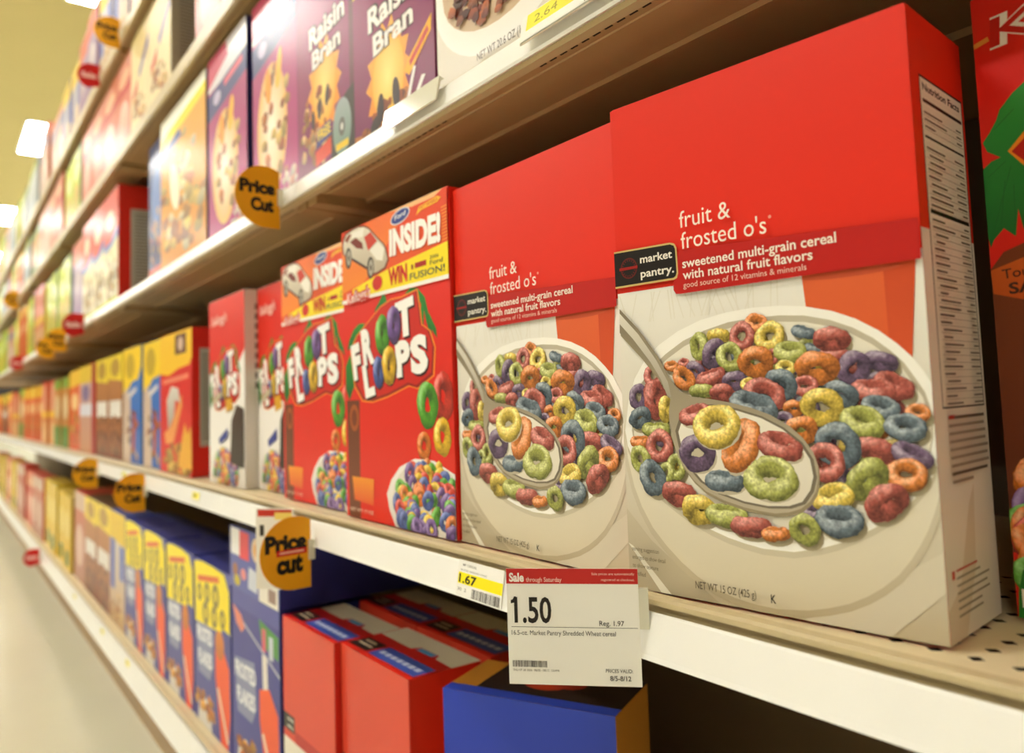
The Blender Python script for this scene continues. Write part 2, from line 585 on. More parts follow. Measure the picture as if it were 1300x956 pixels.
# ------------------------------------------------------------------ hero design: fruit and frosted o's
RIM=[(0.008,0.32),(0.027,0.377),(0.058,0.426),(0.105,0.463),(0.165,0.491),(0.243,0.515),(0.33,0.532),(0.424,0.541),(0.513,0.544),(0.602,0.542),(0.676,0.536),(0.755,0.523),(0.82,0.506),(0.878,0.484),(0.924,0.46),(0.96,0.437),(0.986,0.413),(1.006,0.389),(1.017,0.365),(1.022,0.339),(1.02,0.313),(1.011,0.287),(0.994,0.261),(0.976,0.243),(0.949,0.224),(0.917,0.204),(0.876,0.184),(0.83,0.166),(0.783,0.15),(0.734,0.136),(0.684,0.125),(0.602,0.113),(0.505,0.112),(0.448,0.117),(0.39,0.124),(0.331,0.135),(0.269,0.15),(0.205,0.171),(0.139,0.196),(0.084,0.222),(0.043,0.256),(0.016,0.288)]
MILK=[(0.037,0.32),(0.053,0.369),(0.079,0.411),(0.125,0.444),(0.191,0.472),(0.261,0.495),(0.341,0.511),(0.428,0.522),(0.511,0.525),(0.595,0.525),(0.674,0.52),(0.749,0.508),(0.81,0.492),(0.863,0.472),(0.905,0.45),(0.938,0.429),(0.96,0.407),(0.983,0.383),(0.993,0.36),(0.998,0.337),(0.996,0.313),(0.986,0.29),(0.97,0.266),(0.95,0.249),(0.924,0.231),(0.892,0.211),(0.851,0.191),(0.81,0.174),(0.765,0.157),(0.721,0.146),(0.676,0.136),(0.593,0.128),(0.495,0.128),(0.444,0.132),(0.392,0.14),(0.338,0.15),(0.283,0.164),(0.226,0.182),(0.167,0.207),(0.114,0.233),(0.073,0.263),(0.046,0.291)]
BOWL=[(0.008,0.32),(0.014,0.263),(0.036,0.207),(0.065,0.166),(0.107,0.126),(0.157,0.095),(0.215,0.066),(0.272,0.044),(0.339,0.026),(0.404,0.016),(0.472,0.011),(0.538,0.01),(0.633,0.017),(0.694,0.027),(0.753,0.04),(0.805,0.057),(0.847,0.075),(0.889,0.098),(0.921,0.123),(0.947,0.148),(0.968,0.172),(0.987,0.201),(1.002,0.23),(1.018,0.303),(0.986,0.413),(0.82,0.506),(0.602,0.542),(0.33,0.532),(0.058,0.426)]
SPOON=[(0.208,0.386),(0.199,0.359),(0.199,0.332),(0.206,0.305),(0.221,0.278),(0.245,0.252),(0.282,0.226),(0.325,0.207),(0.385,0.193),(0.455,0.183),(0.506,0.179),(0.555,0.177),(0.598,0.181),(0.635,0.189),(0.662,0.202),(0.682,0.22),(0.691,0.24),(0.692,0.263),(0.681,0.286),(0.653,0.31),(0.613,0.331),(0.556,0.35),(0.495,0.363),(0.426,0.373),(0.354,0.381),(0.29,0.386),(0.245,0.397),(0.207,0.424),(0.163,0.47),(0.089,0.527),(0.013,0.573),(0.009,0.523),(0.092,0.474),(0.159,0.429),(0.195,0.397)]
SMILK=[(0.232,0.318),(0.242,0.288),(0.272,0.252),(0.314,0.226),(0.374,0.207),(0.456,0.194),(0.534,0.189),(0.599,0.192),(0.64,0.201),(0.666,0.222),(0.677,0.245),(0.67,0.274),(0.642,0.301),(0.591,0.325),(0.527,0.344),(0.448,0.358),(0.365,0.366),(0.288,0.364),(0.254,0.348)]
SHL=[(0.012,0.564),(0.088,0.517),(0.159,0.46),(0.2,0.417),(0.211,0.386),(0.197,0.386),(0.173,0.422),(0.134,0.458),(0.065,0.508),(0.01,0.542)]
LOOPS=[(0.525,0.515,0.0371,0.0268,171,'O'),(0.671,0.491,0.0367,0.0164,162,'B'),(0.704,0.461,0.0319,0.0126,166,'B'),(0.757,0.449,0.0402,0.0159,175,'R'),(0.75,0.475,0.05,0.0319,174,'R'),(0.396,0.499,0.0389,0.0199,174,'Y'),(0.476,0.494,0.0413,0.0398,-137,'R'),(0.567,0.489,0.0463,0.04,-153,'Y'),(0.323,0.482,0.0427,0.031,-92,'G'),(0.376,0.465,0.0472,0.0392,-125,'P'),(0.574,0.453,0.0225,0.0176,-93,'R'),(0.431,0.457,0.0452,0.0416,140,'G'),(0.517,0.445,0.0557,0.0449,175,'O'),(0.628,0.459,0.0479,0.0295,175,'G'),(0.611,0.432,0.0296,0.0222,176,'Y'),(0.881,0.433,0.0437,0.0255,162,'P'),(0.807,0.424,0.0477,0.0412,-124,'P'),(0.704,0.428,0.061,0.0449,176,'O'),(0.264,0.452,0.021,0.0144,175,'R'),(0.216,0.447,0.027,0.0167,176,'O'),(0.305,0.435,0.0345,0.0274,150,'P'),(0.142,0.43,0.0372,0.0362,176,'R'),(0.261,0.422,0.0436,0.0333,144,'O'),(0.361,0.421,0.0516,0.0227,-165,'R'),(0.444,0.412,0.0398,0.0292,177,'P'),(0.91,0.394,0.0506,0.0305,154,'R'),(0.667,0.398,0.0385,0.029,178,'R'),(0.594,0.402,0.0492,0.0428,147,'B'),(0.858,0.387,0.0563,0.0289,173,'R'),(0.77,0.383,0.0459,0.0325,154,'B'),(0.327,0.396,0.0451,0.0201,178,'G'),(0.494,0.405,0.0296,0.0192,177,'Y'),(0.537,0.384,0.0647,0.0481,169,'R'),(0.398,0.392,0.0408,0.0256,178,'R'),(0.077,0.388,0.0411,0.0384,-100,'P'),(0.144,0.382,0.0614,0.0427,95,'R'),(0.184,0.363,0.0419,0.0249,-94,'Y'),(0.965,0.351,0.0294,0.0221,172,'O'),(0.871,0.359,0.0486,0.0323,171,'B'),(0.629,0.36,0.0312,0.0238,-179,'O'),(0.714,0.362,0.0586,0.0511,165,'Y'),(0.08,0.346,0.045,0.0337,-160,'B'),(0.595,0.339,0.0318,0.0258,-176,'P'),(0.823,0.337,0.0586,0.04,168,'G'),(0.933,0.328,0.0496,0.0348,173,'B'),(0.143,0.322,0.0526,0.0211,180,'G'),(0.649,0.323,0.0469,0.0379,-175,'O'),(0.076,0.297,0.0403,0.0193,-179,'O'),(0.154,0.29,0.0522,0.0491,-141,'R'),(0.501,0.363,0.0762,0.045,165,'B'),(0.854,0.292,0.0547,0.0295,163,'R'),(0.943,0.284,0.0495,0.0304,158,'P'),(0.751,0.298,0.0624,0.0583,142,'B'),(0.073,0.263,0.0427,0.0382,110,'G'),(0.219,0.251,0.0414,0.0348,-105,'G'),(0.709,0.269,0.0573,0.0509,8,'R'),(0.177,0.237,0.0335,0.0274,-103,'G'),(0.12,0.226,0.0569,0.0483,118,'B'),(0.927,0.255,0.0496,0.0395,-178,'O'),(0.825,0.245,0.0633,0.0424,-138,'G'),(0.221,0.198,0.0612,0.0379,176,'R'),(0.671,0.187,0.0302,0.021,-170,'P'),(0.729,0.212,0.0584,0.036,-166,'Y'),(0.296,0.171,0.0622,0.044,177,'Y'),(0.394,0.165,0.0695,0.0333,179,'G'),(0.87,0.21,0.0591,0.0405,-143,'R'),(0.474,0.149,0.0646,0.0283,-178,'R'),(0.551,0.141,0.0432,0.02,-173,'O'),(0.743,0.174,0.0632,0.0419,-178,'B'),(0.642,0.154,0.044,0.0416,158,'G')]
LOOPS2=[(0.3,0.351,0.0595,0.0328,-169,'R'),(0.3,0.278,0.0655,0.0577,4,'P'),(0.391,0.228,0.0683,0.0313,180,'B'),(0.456,0.293,0.0865,0.0535,-123,'O'),(0.58,0.295,0.0696,0.0401,167,'R'),(0.547,0.237,0.0851,0.0634,-176,'G'),(0.373,0.329,0.083,0.0659,-169,'Y')]
CER = {'G': (178, 182, 92), 'P': (124, 100, 132), 'R': (192, 98, 86), 'O': (228, 136, 60), 'Y': (234, 204, 88), 'B': (112, 128, 140)}
RED = (230, 40, 13)
def fruit_os(W, H, D):
    asp = H / W
    rnd = random.Random(3)
    p = Print(asp)
    p.rect(0, 0, 1, 1, RED)
    pic = Print(asp, 1)
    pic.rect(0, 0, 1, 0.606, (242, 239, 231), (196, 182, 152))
    # folds of the table cloth
    for k in range(26):
        x = rnd.uniform(0, 0.6)
        pic.bar(x, 0.6, x + rnd.uniform(-.05, .05), 0.54, 0.004, (232, 227, 214))
    pic.poly([(0.0, 0.16), (0.1, 0.10), (0.35, 0.0), (0.0, 0.0)], (202, 190, 164), (178, 164, 136))
    pic.poly([(0.0, 0.09), (0.02, 0.085), (0.17, 0.0), (0.13, 0.0)], (232, 226, 208))
    pic.poly([(0.62, 0.0), (0.80, 0.06), (1.0, 0.14), (1.0, 0.08), (0.86, 0.0)], (214, 204, 182))
    # glass
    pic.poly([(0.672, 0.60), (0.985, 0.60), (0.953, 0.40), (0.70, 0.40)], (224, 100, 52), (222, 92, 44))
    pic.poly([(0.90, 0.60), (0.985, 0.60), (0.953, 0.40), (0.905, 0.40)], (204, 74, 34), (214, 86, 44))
    pic.ell(0.81, 0.5835, 0.135, 0.012, (206, 84, 50))
    # bowl
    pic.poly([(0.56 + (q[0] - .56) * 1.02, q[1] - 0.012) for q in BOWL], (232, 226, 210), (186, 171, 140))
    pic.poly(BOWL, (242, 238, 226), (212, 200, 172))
    pic.poly([(q[0], q[1] - 0.011) for q in RIM], (203, 193, 168))
    pic.poly(RIM, (250, 247, 239))
    pic.poly(MILK, (196, 187, 165))
    cx = sum(q[0] for q in MILK) / len(MILK)
    cy = sum(q[1] for q in MILK) / len(MILK)
    pic.poly([(cx + (q[0] - cx) * 0.985, cy - 0.006 + (q[1] - cy) * 0.975) for q in MILK], (238, 232, 216))
    for (x, y, a, b, ph, c) in LOOPS:
        pic.ell(x + 0.006, y - 0.010, a * 1.06, b * 1.0, (176, 164, 136), ang=ph, n=18, same=(x, y) != LOOPS[0][:2])
    fx = [(rnd.uniform(0.12, 0.95), rnd.uniform(0.24, 0.47)) for k in range(150)]
    fx = [q for q in fx if ((q[0] - .53) / .40) ** 2 + ((q[1] - .335) / .15) ** 2 < 1]
    for (x, y) in fx[:85]:
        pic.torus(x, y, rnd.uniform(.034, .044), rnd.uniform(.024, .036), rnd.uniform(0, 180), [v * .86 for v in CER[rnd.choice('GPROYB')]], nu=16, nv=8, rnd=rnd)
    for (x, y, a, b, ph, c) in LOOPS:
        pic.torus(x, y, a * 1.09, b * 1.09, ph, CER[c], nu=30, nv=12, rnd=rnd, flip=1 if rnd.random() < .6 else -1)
    # spoon
    pic.poly([(q[0] + .004, q[1] - .006) for q in SPOON], (150, 136, 108))
    pic.poly(SPOON, (132, 120, 98), (186, 174, 150))
    pic.poly(SHL, (226, 220, 206), (168, 158, 140))
    cx = sum(q[0] for q in SMILK) / len(SMILK)
    cy = sum(q[1] for q in SMILK) / len(SMILK)
    pic.poly([(cx + (q[0] - cx) * 1.05, cy + (q[1] - cy) * 1.05) for q in SMILK], (118, 108, 92))
    pic.poly(SMILK, (240, 235, 222), (226, 218, 200))
    for (x, y, a, b, ph, c) in LOOPS2:
        pic.ell(x + 0.006, y - 0.008, a, b * 0.9, (190, 180, 156), ang=ph, n=18)
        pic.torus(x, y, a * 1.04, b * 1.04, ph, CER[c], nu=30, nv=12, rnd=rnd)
    # dark band over the picture's top
    k0 = pic.k
    band = Print(asp, k0)
    band.poly([(0.249, 0.588), (0.241, 0.596), (0.241, 0.605), (0.262, 0.655), (0.268, 0.673), (1, 0.653), (1, 0.589), (0.265, 0.587)], (190, 22, 12))
    bd = Print(asp, band.k)
    bd.poly([(0.0, 0.6945), (0.235, 0.6915), (0.252, 0.688), (0.260, 0.679), (0.262, 0.628), (0.256, 0.619), (0.245, 0.6165), (0.0, 0.6165)], (206, 178, 110))
    bd.poly([(0.0, 0.691), (0.235, 0.688), (0.249, 0.684), (0.254, 0.677), (0.256, 0.630), (0.251, 0.623), (0.243, 0.6205), (0.0, 0.6205)], (24, 16, 10))
    bd.ell(0.062, 0.655, 0.036, 0.036, (96, 20, 12))
    bd.ell(0.062, 0.655, 0.031, 0.031, (24, 16, 10))
    for k in range(18):
        t = 2 * math.pi * k / 18
        bd.bar(0.062 + .024 * math.cos(t), 0.655 + .024 * math.sin(t) / asp, 0.062 + .030 * math.cos(t), 0.655 + .030 * math.sin(t) / asp, .004, (96, 20, 12))
    bd.rect(0.022, 0.652, 0.10, 0.658, (150, 24, 14))
    bd.text('market', 0.112, 0.661, 0.130, 0.0165, (240, 234, 222), 0.018)
    bd.text('pantry.', 0.112, 0.6315, 0.135, 0.0165, (240, 234, 222), 0.018)
    tx = Print(asp, bd.k)
    cw = (250, 236, 222)
    tx.text('fruit &', 0.276, 0.716, 0.186, 0.0345, cw)
    tx.text("frosted o's", 0.279, 0.674, 0.300, 0.0345, cw)
    tx.ell(0.592, 0.702, 0.005, 0.005, (240, 160, 140))
    tx.text('sweetened multi-grain cereal', 0.280, 0.6365, 0.505, 0.0185, cw, 0.014)
    tx.text('with natural fruit flavors', 0.280, 0.6140, 0.435, 0.0185, cw, 0.014)
    tx.text('good source of 12 vitamins & minerals', 0.280, 0.5975, 0.415, 0.0115, (240, 196, 180), 0.002)
    wtx = Print(asp, bd.k)
    nte = Print(asp, bd.k)
    dk = (74, 62, 46)
    wtx.text('NET WT 15 OZ (425 g)', 0.270, 0.023, 0.210, 0.0145, dk, 0.004)
    wtx.text('K', 0.527, 0.021, 0.016, 0.015, (30, 24, 18), 0.02)
    for k, (s_, w_) in enumerate((('serving suggestion', .110), ('enlarged to show detail', .135), ('to show texture', .105), ('fortified', .052))):
        nte.text(s_, 0.024, 0.077 - k * 0.0165, w_, 0.0085, (110, 96, 72), 0.004)
    # right side panel
    sd = Print(H / D)
    sd.rect(0, 0, 1, 0.64, (236, 226, 212))
    sd.rect(0, 0.64, 1, 1, RED)
    sd.poly([(0.0, 0.0), (0.3, 0.0), (0.55, 0.10), (0.62, 0.23), (0.5, 0.2), (0.25, 0.08), (0, 0.05)], (222, 206, 184))
    nf = Print(H / D, sd.k)
    nf.rect(0.15, 0.355, 0.96, 0.895, (40, 34, 28))
    nf.rect(0.162, 0.358, 0.948, 0.891, (232, 224, 208))
    ntx = Print(H / D, nf.k)
    ntx.text('Nutrition Facts', 0.20, 0.872, 0.70, 0.0125, (30, 26, 22), 0.03)
    for y, h in ((0.851, .006), (0.792, .004), (0.668, .007)):
        ntx.rect(0.19, y, 0.93, y + h, (28, 24, 20))
    rr = random.Random(5)
    y = 0.845
    while y > 0.372:
        y -= 0.0118
        if abs(y - .668) < .008 or abs(y - .792) < .008: continue
        w_ = rr.uniform(.18, .42)
        ntx.rect(0.20 + (0.04 if rr.random() < .4 else 0), y, 0.20 + w_, y + 0.0030, (110, 100, 88))
        ntx.rect(0.72 if rr.random() < .5 else .80, y, 0.90, y + 0.0030, (124, 114, 100))
        ntx.rect(0.19, y - 0.0036, 0.93, y - 0.0030, (120, 110, 96))
    for k in range(9):
        y = 0.338 - k * 0.0125
        ntx.rect(0.19, y, 0.93 - (.35 if k == 8 else rr.uniform(0, .06)), y + 0.0050, (150, 136, 118) if k not in (0, 7) else (96, 84, 70))
    ntx.rect(0.19, 0.338, 0.30, 0.3445, (176, 40, 30))
    low = Print(H / D, nf.k)
    for k in range(7):
        y = 0.103 - k * 0.0115
        low.rect(0.16 + 0.02, y, 0.60 + rr.uniform(-.12, .2), y + 0.0036, (150, 138, 118) if k else (190, 60, 50))
    low.rect(0.10, 0.094, 0.15, 0.107, (200, 60, 44))
    P = M['print']
    parts = carton_parts(W, H, D, RED)
    parts += [('front_panel', p.mesh('front_panel', 'front', W, H, D, P)), ('front_panel>bowl_picture', pic.mesh('bowl_picture', 'front', W, H, D, P)),
              ('front_panel>title_band', band.mesh('title_band', 'front', W, H, D, P)), ('front_panel>brand_badge', bd.mesh('brand_badge', 'front', W, H, D, P)),
              ('front_panel>title_lettering', tx.mesh('title_lettering', 'front', W, H, D, P)), ('front_panel>weight_lettering', wtx.mesh('weight_lettering', 'front', W, H, D, P)), ('front_panel>serving_note', nte.mesh('serving_note', 'front', W, H, D, P)),
              ('side_panel', sd.mesh('side_panel', 'side', W, H, D, P)), ('side_panel>nutrition_panel', nf.mesh('nutrition_panel', 'side', W, H, D, P)),
              ('side_panel>nutrition_text', ntx.mesh('nutrition_text', 'side', W, H, D, P)), ('side_panel>address_text', low.mesh('address_text', 'side', W, H, D, P))]
    return Design(W, H, D, parts)

# ------------------------------------------------------------------ froot loops style fronts
FC = {'G': (92, 176, 40), 'P': (128, 92, 168), 'R': (222, 60, 40), 'O': (240, 128, 30), 'Y': (250, 200, 40), 'B': (84, 108, 186)}
def palm(p, pts, n=7):
    p.poly(pts, (46, 140, 44), (24, 96, 34))
def loops_front(W, H, D, kind='red'):
    asp = H / W
    rnd = random.Random(11)
    red = (226, 34, 14)
    p = Print(asp)
    p.rect(0, 0, 1, 1, red)
    if kind == 'marsh':
        p.poly([(0, 0), (1, 0), (1, 0.70), (0.75, 0.60), (0.45, 0.56), (0, 0.60)], (244, 240, 236))
    # logo dark outline, orange keyline
    blob = [(0.082, 0.573), (0.15, 0.62), (0.3, 0.668), (0.40, 0.70), (0.50, 0.715), (0.6, 0.714), (0.733, 0.725), (0.755, 0.66), (0.765, 0.618), (0.83, 0.595), (0.866, 0.546), (0.85, 0.465), (0.72, 0.43), (0.646, 0.44), (0.454, 0.41), (0.307, 0.395), (0.20, 0.40), (0.12, 0.45)]
    logo = Print(asp, p.k)
    # palm leaves behind the logo
    leaves = Print(asp, p.k)
    for pts in ([(0.631, 0.725), (0.68, 0.738), (0.74, 0.732), (0.80, 0.70), (0.826, 0.65), (0.852, 0.60), (0.846, 0.57), (0.81, 0.62), (0.79, 0.66), (0.745, 0.70), (0.70, 0.718)],
                [(0.77, 0.69), (0.79, 0.66), (0.785, 0.62), (0.765, 0.592), (0.755, 0.63)], [(0.83, 0.65), (0.885, 0.60), (0.892, 0.57), (0.86, 0.59), (0.83, 0.62)],
                [(0.335, 0.675), (0.345, 0.70), (0.39, 0.722), (0.42, 0.742), (0.45, 0.735), (0.47, 0.70), (0.43, 0.685)],
                [(0.034, 0.575), (0.055, 0.61), (0.11, 0.645), (0.17, 0.662), (0.232, 0.66), (0.21, 0.635), (0.12, 0.59)],
                [(0.064, 0.56), (0.11, 0.50), (0.11, 0.45), (0.05, 0.40), (0.01, 0.44), (0.012, 0.52)]):
        palm(leaves, pts)
    if kind == 'red':
        leaves.poly([(0.02, 0.40), (0.16, 0.40), (0.15, 0.0), (0.03, 0.0)], (110, 52, 22), (120, 60, 30))
        leaves.ell(0.10, 0.34, 0.05, 0.065, (168, 84, 30))
        leaves.ell(0.10, 0.34, 0.03, 0.04, (120, 54, 20))
    logo.k = leaves.k
    logo.poly([(0.47 + (q[0] - .47) * 1.035, 0.562 + (q[1] - .562) * 1.035) for q in blob], (244, 132, 30))
    logo.poly(blob, (150, 20, 14))
    logo.poly([(0.47 + (q[0] - .47) * .965, 0.566 + (q[1] - .562) * .965) for q in blob], (206, 30, 16))
    wt = (250, 248, 244)
    bk = (60, 12, 12)
    def letter(ch, x, y, w, h, rot=0.0, sl=0.0):
        logo.text(ch, x + .012, y - .006, w, h, bk, 0.075, rot, sl)
        logo.text(ch, x, y, w, h, wt, 0.06, rot, sl)
    letter('F', 0.104, 0.476, 0.092, 0.114, 8, -0.05)
    letter('R', 0.216, 0.520, 0.116, 0.116, 8, -0.05)
    letter('T', 0.550, 0.594, 0.165, 0.106, 6, 0.02)
    letter('L', 0.228, 0.412, 0.102, 0.104, 10, -0.06)
    letter('P', 0.540, 0.473, 0.130, 0.104, 4, 0.0)
    letter('S', 0.672, 0.478, 0.145, 0.106, 4, 0.0)
    for (x, y, a, b, c) in ((0.408, 0.610, .092, .068, 'G'), (0.522, 0.636, .086, .064, 'P'), (0.366, 0.490, .074, .056, 'B'), (0.471, 0.508, .088, .068, 'Y')):
        logo.ell(x + .008, y - .006, b, a, bk, n=20)
        logo.torus(x, y, a, b, 92, FC[c], rnd=rnd, sp=0.25)
    art = Print(asp, logo.k)
    if kind == 'red':
        for (x, y, a, b, c) in ((0.925, 0.40, .10, .085, 'R'), (0.802, 0.378, .10, .086, 'G'), (0.765, 0.257, .062, .058, 'O'), (0.912, 0.285, .078, .068, 'Y')):
            art.torus(x, y, a, b, 95, FC[c], rnd=rnd, sp=0.35)
        art.poly([(0.068, 0.139), (0.298, 0.138), (0.29, 0.05), (0.089, 0.06)], (240, 150, 34), (226, 84, 30))
    # bowl of loops
    if kind == 'red':
        bowl = [(0.425, 0.098), (0.471, 0.145), (0.552, 0.188), (0.684, 0.217), (0.843, 0.216), (1.0, 0.182), (1.0, 0.0), (0.50, 0.0), (0.448, 0.049)]
        bx, by, brx, bry = 0.78, 0.085, 0.30, 0.175
    else:
        bowl = [(0.05, 0.10), (0.15, 0.17), (0.35, 0.215), (0.6, 0.215), (0.85, 0.17), (1.0, 0.1), (1, 0.0), (0.12, 0.0)]
        bx, by, brx, bry = 0.5, 0.09, 0.42, 0.17
    art.poly(bowl, (246, 242, 238), (222, 214, 206))
    art.ell(bx, by, brx, bry, (226, 218, 208))
    spots = []
    for k in range(90):
        t, rr = rnd.uniform(0, 6.283), math.sqrt(rnd.random()) * 0.86
        spots.append((bx + brx * rr * math.cos(t), by + bry * rr * math.sin(t) / asp))
    spots.sort(key=lambda q: -q[1])
    for (x, y) in spots:
        if 0.46 < x < 0.985 and y > 0.012 or (kind != 'red' and y > 0.012):
            art.torus(x, y, .050, rnd.uniform(.030, .048), rnd.uniform(0, 180), FC[rnd.choice('GPROYB')], nu=14, nv=7, rnd=rnd, sp=.3)
    art.text('NET WT 17 OZ', 0.045, 0.022, 0.25, 0.012, (240, 200, 180), 0.01)
    promo = None
    if kind == 'red':
        promo = Print(asp, art.k)
        promo.rect(0, 0.742, 1, 1, (232, 60, 18), (236, 96, 22))
        promo.poly([(0, 0.78), (0.25, 0.80), (0.40, 0.86), (0.6, 0.95), (0.72, 1.0), (0.3, 1.0), (0, 0.96)], (240, 110, 44), (246, 140, 28))
        promo.poly([(0.50, 1.0), (0.72, 0.985), (0.9, 0.985), (0.97, 1.0)], (250, 190, 130))
        for k in range(12):
            promo.bar(0.955, 0.84 + k * 0.0095, 1.0, 0.842 + k * 0.0095, 0.006, (246, 140, 40))
        promo.poly([(0.12, 0.785), (0.30, 0.802), (0.508, 0.818), (1.0, 0.842), (1.0, 0.742), (0.12, 0.742)], (252, 226, 20))
        promo.poly([(0.0, 0.754), (1.0, 0.747), (1.0, 0.735), (0.0, 0.741)], (250, 246, 238))
        # toy car picture
        car = [(0.02, 0.951), (0.035, 0.972), (0.06, 0.986), (0.145, 0.994), (0.20, 0.994), (0.257, 0.987), (0.30, 0.975), (0.337, 0.957), (0.402, 0.924), (0.445, 0.905), (0.465, 0.89), (0.487, 0.85), (0.455, 0.827), (0.386, 0.819), (0.34, 0.818), (0.284, 0.843), (0.117, 0.893), (0.067, 0.905), (0.03, 0.92)]
        promo.poly([(0.25 + (q[0] - .25) * 1.06, 0.905 + (q[1] - .905) * 1.08) for q in car], (120, 44, 20))
        promo.poly(car, (232, 224, 206), (186, 172, 150))
        promo.poly([(0.12, 0.985), (0.257, 0.984), (0.24, 0.955), (0.12, 0.966)], (244, 240, 230))
        promo.poly([(0.31, 0.90), (0.40, 0.918), (0.46, 0.888), (0.44, 0.85), (0.38, 0.86)], (242, 236, 224))
        promo.poly([(0.257, 0.952), (0.326, 0.961), (0.39, 0.922), (0.298, 0.9)], (206, 52, 32))
        promo.poly([(0.10, 0.955), (0.165, 0.963), (0.236, 0.935), (0.245, 0.912), (0.17, 0.925)], (120, 34, 24))
        promo.poly([(0.04, 0.97), (0.09, 0.985), (0.12, 0.98), (0.07, 0.955)], (140, 60, 44))
        promo.poly([(0.12, 0.898), (0.28, 0.848), (0.28, 0.838), (0.12, 0.888)], (70, 40, 30))
        for (x, y) in ((0.318, 0.840), (0.080, 0.900)):
            promo.ell(x, y, 0.036, 0.052, (70, 60, 52))
            promo.ell(x + .004, y, 0.024, 0.038, (176, 168, 154))
            promo.ell(x + .004, y, 0.010, 0.014, (90, 80, 70))
        promo.ell(0.614, 0.971, 0.088, 0.032, (226, 222, 230), ang=6)
        promo.ell(0.614, 0.971, 0.080, 0.027, (40, 60, 140), ang=6)
        promo.text('Ford', 0.565, 0.964, 0.098, 0.016, (240, 240, 246), 0.01, 4, 0.2)
        promo.poly([(0.755, 0.952), (0.78, 0.975), (0.93, 0.984), (0.958, 0.976), (0.93, 0.966), (0.80, 0.962)], (250, 186, 30))
        promo.text('HOT WHEELS', 0.785, 0.965, 0.145, 0.010, (206, 30, 16), 0.01, 3, 0.1)
        promo.text('INSIDE!', 0.515, 0.857, 0.44, 0.080, (190, 60, 20), 0.06, -1.2)
        promo.text('INSIDE!', 0.508, 0.860, 0.44, 0.080, (252, 250, 244), 0.055, -1.2)
        promo.text('WIN', 0.495, 0.764, 0.172, 0.052, (206, 26, 16), 0.05)
        promo.rect(0.705, 0.792, 0.72, 0.806, (150, 40, 20))
        promo.rect(0.735, 0.792, 0.83, 0.808, (176, 34, 18))
        promo.text('2006', 0.86, 0.806, 0.07, 0.010, (110, 100, 60), 0.01)
        promo.text('Ford', 0.86, 0.788, 0.10, 0.014, (110, 100, 60), 0.01)
        promo.text('FUSION!', 0.690, 0.760, 0.285, 0.021, (84, 84, 74), 0.012)
        promo.ell(0.385, 0.782, 0.050, 0.034, (214, 40, 26))
        promo.text("Kellogg's", 0.055, 0.738, 0.255, 0.038, (220, 40, 30), 0.12, 2, 0.15)
        promo.text("Kellogg's", 0.055, 0.738, 0.255, 0.038, (252, 214, 206), 0.02, 2, 0.15)
    else:
        promo = Print(asp, art.k)
        promo.text("Kellogg's", 0.10, 0.86, 0.45, 0.05, (250, 190, 180), 0.03, 2, 0.15)
        flk = Print(asp, promo.k)
        flk.poly([(0.52, 0.38), (0.70, 0.40), (0.66, 0.46), (0.50, 0.45)], (222, 166, 30))
        flk.poly([(0.15, 0.42), (0.40, 0.47), (0.38, 0.50), (0.14, 0.46)], (196, 180, 150))
        flk.poly([(0.62, 0.12), (0.98, 0.10), (0.98, 0.40), (0.80, 0.42), (0.66, 0.34)], (66, 40, 28), (40, 26, 22))
        flk.poly([(0.30, 0.24), (0.55, 0.30), (0.56, 0.25), (0.33, 0.21)], (60, 70, 150))
    P = M['print']
    side = red if kind == 'red' else (206, 200, 190)
    parts = carton_parts(W, H, D, side)
    parts += [('front_panel', p.mesh('front_panel', 'front', W, H, D, P)), ('front_panel>palm_leaves', leaves.mesh('palm_leaves', 'front', W, H, D, P)),
              ('front_panel>loop_logo', logo.mesh('loop_logo', 'front', W, H, D, P)), ('front_panel>bowl_picture', art.mesh('bowl_picture', 'front', W, H, D, P)),
              ('front_panel>promotion_banner' if kind == 'red' else 'front_panel>brand_script', promo.mesh('banner', 'front', W, H, D, P))]
    if kind == 'marsh':
        parts.append(('front_panel>prize_picture', flk.mesh('prize_picture', 'front', W, H, D, P)))
    sp = Print(H / D)
    if kind == 'marsh':
        sp.rect(0, 0, 1, 1, (214, 208, 200))
        for k in range(9):
            sp.rect(0.25, 0.5 + k * 0.05, 0.75, 0.53 + k * 0.05, (120, 110, 104))
    else:
        sp.rect(0.2, 0.1, 0.9, 0.85, (220, 212, 200))
    parts.append(('side_panel', sp.mesh('side_panel', 'side', W, H, D, P)))
    return Design(W, H, D, parts)

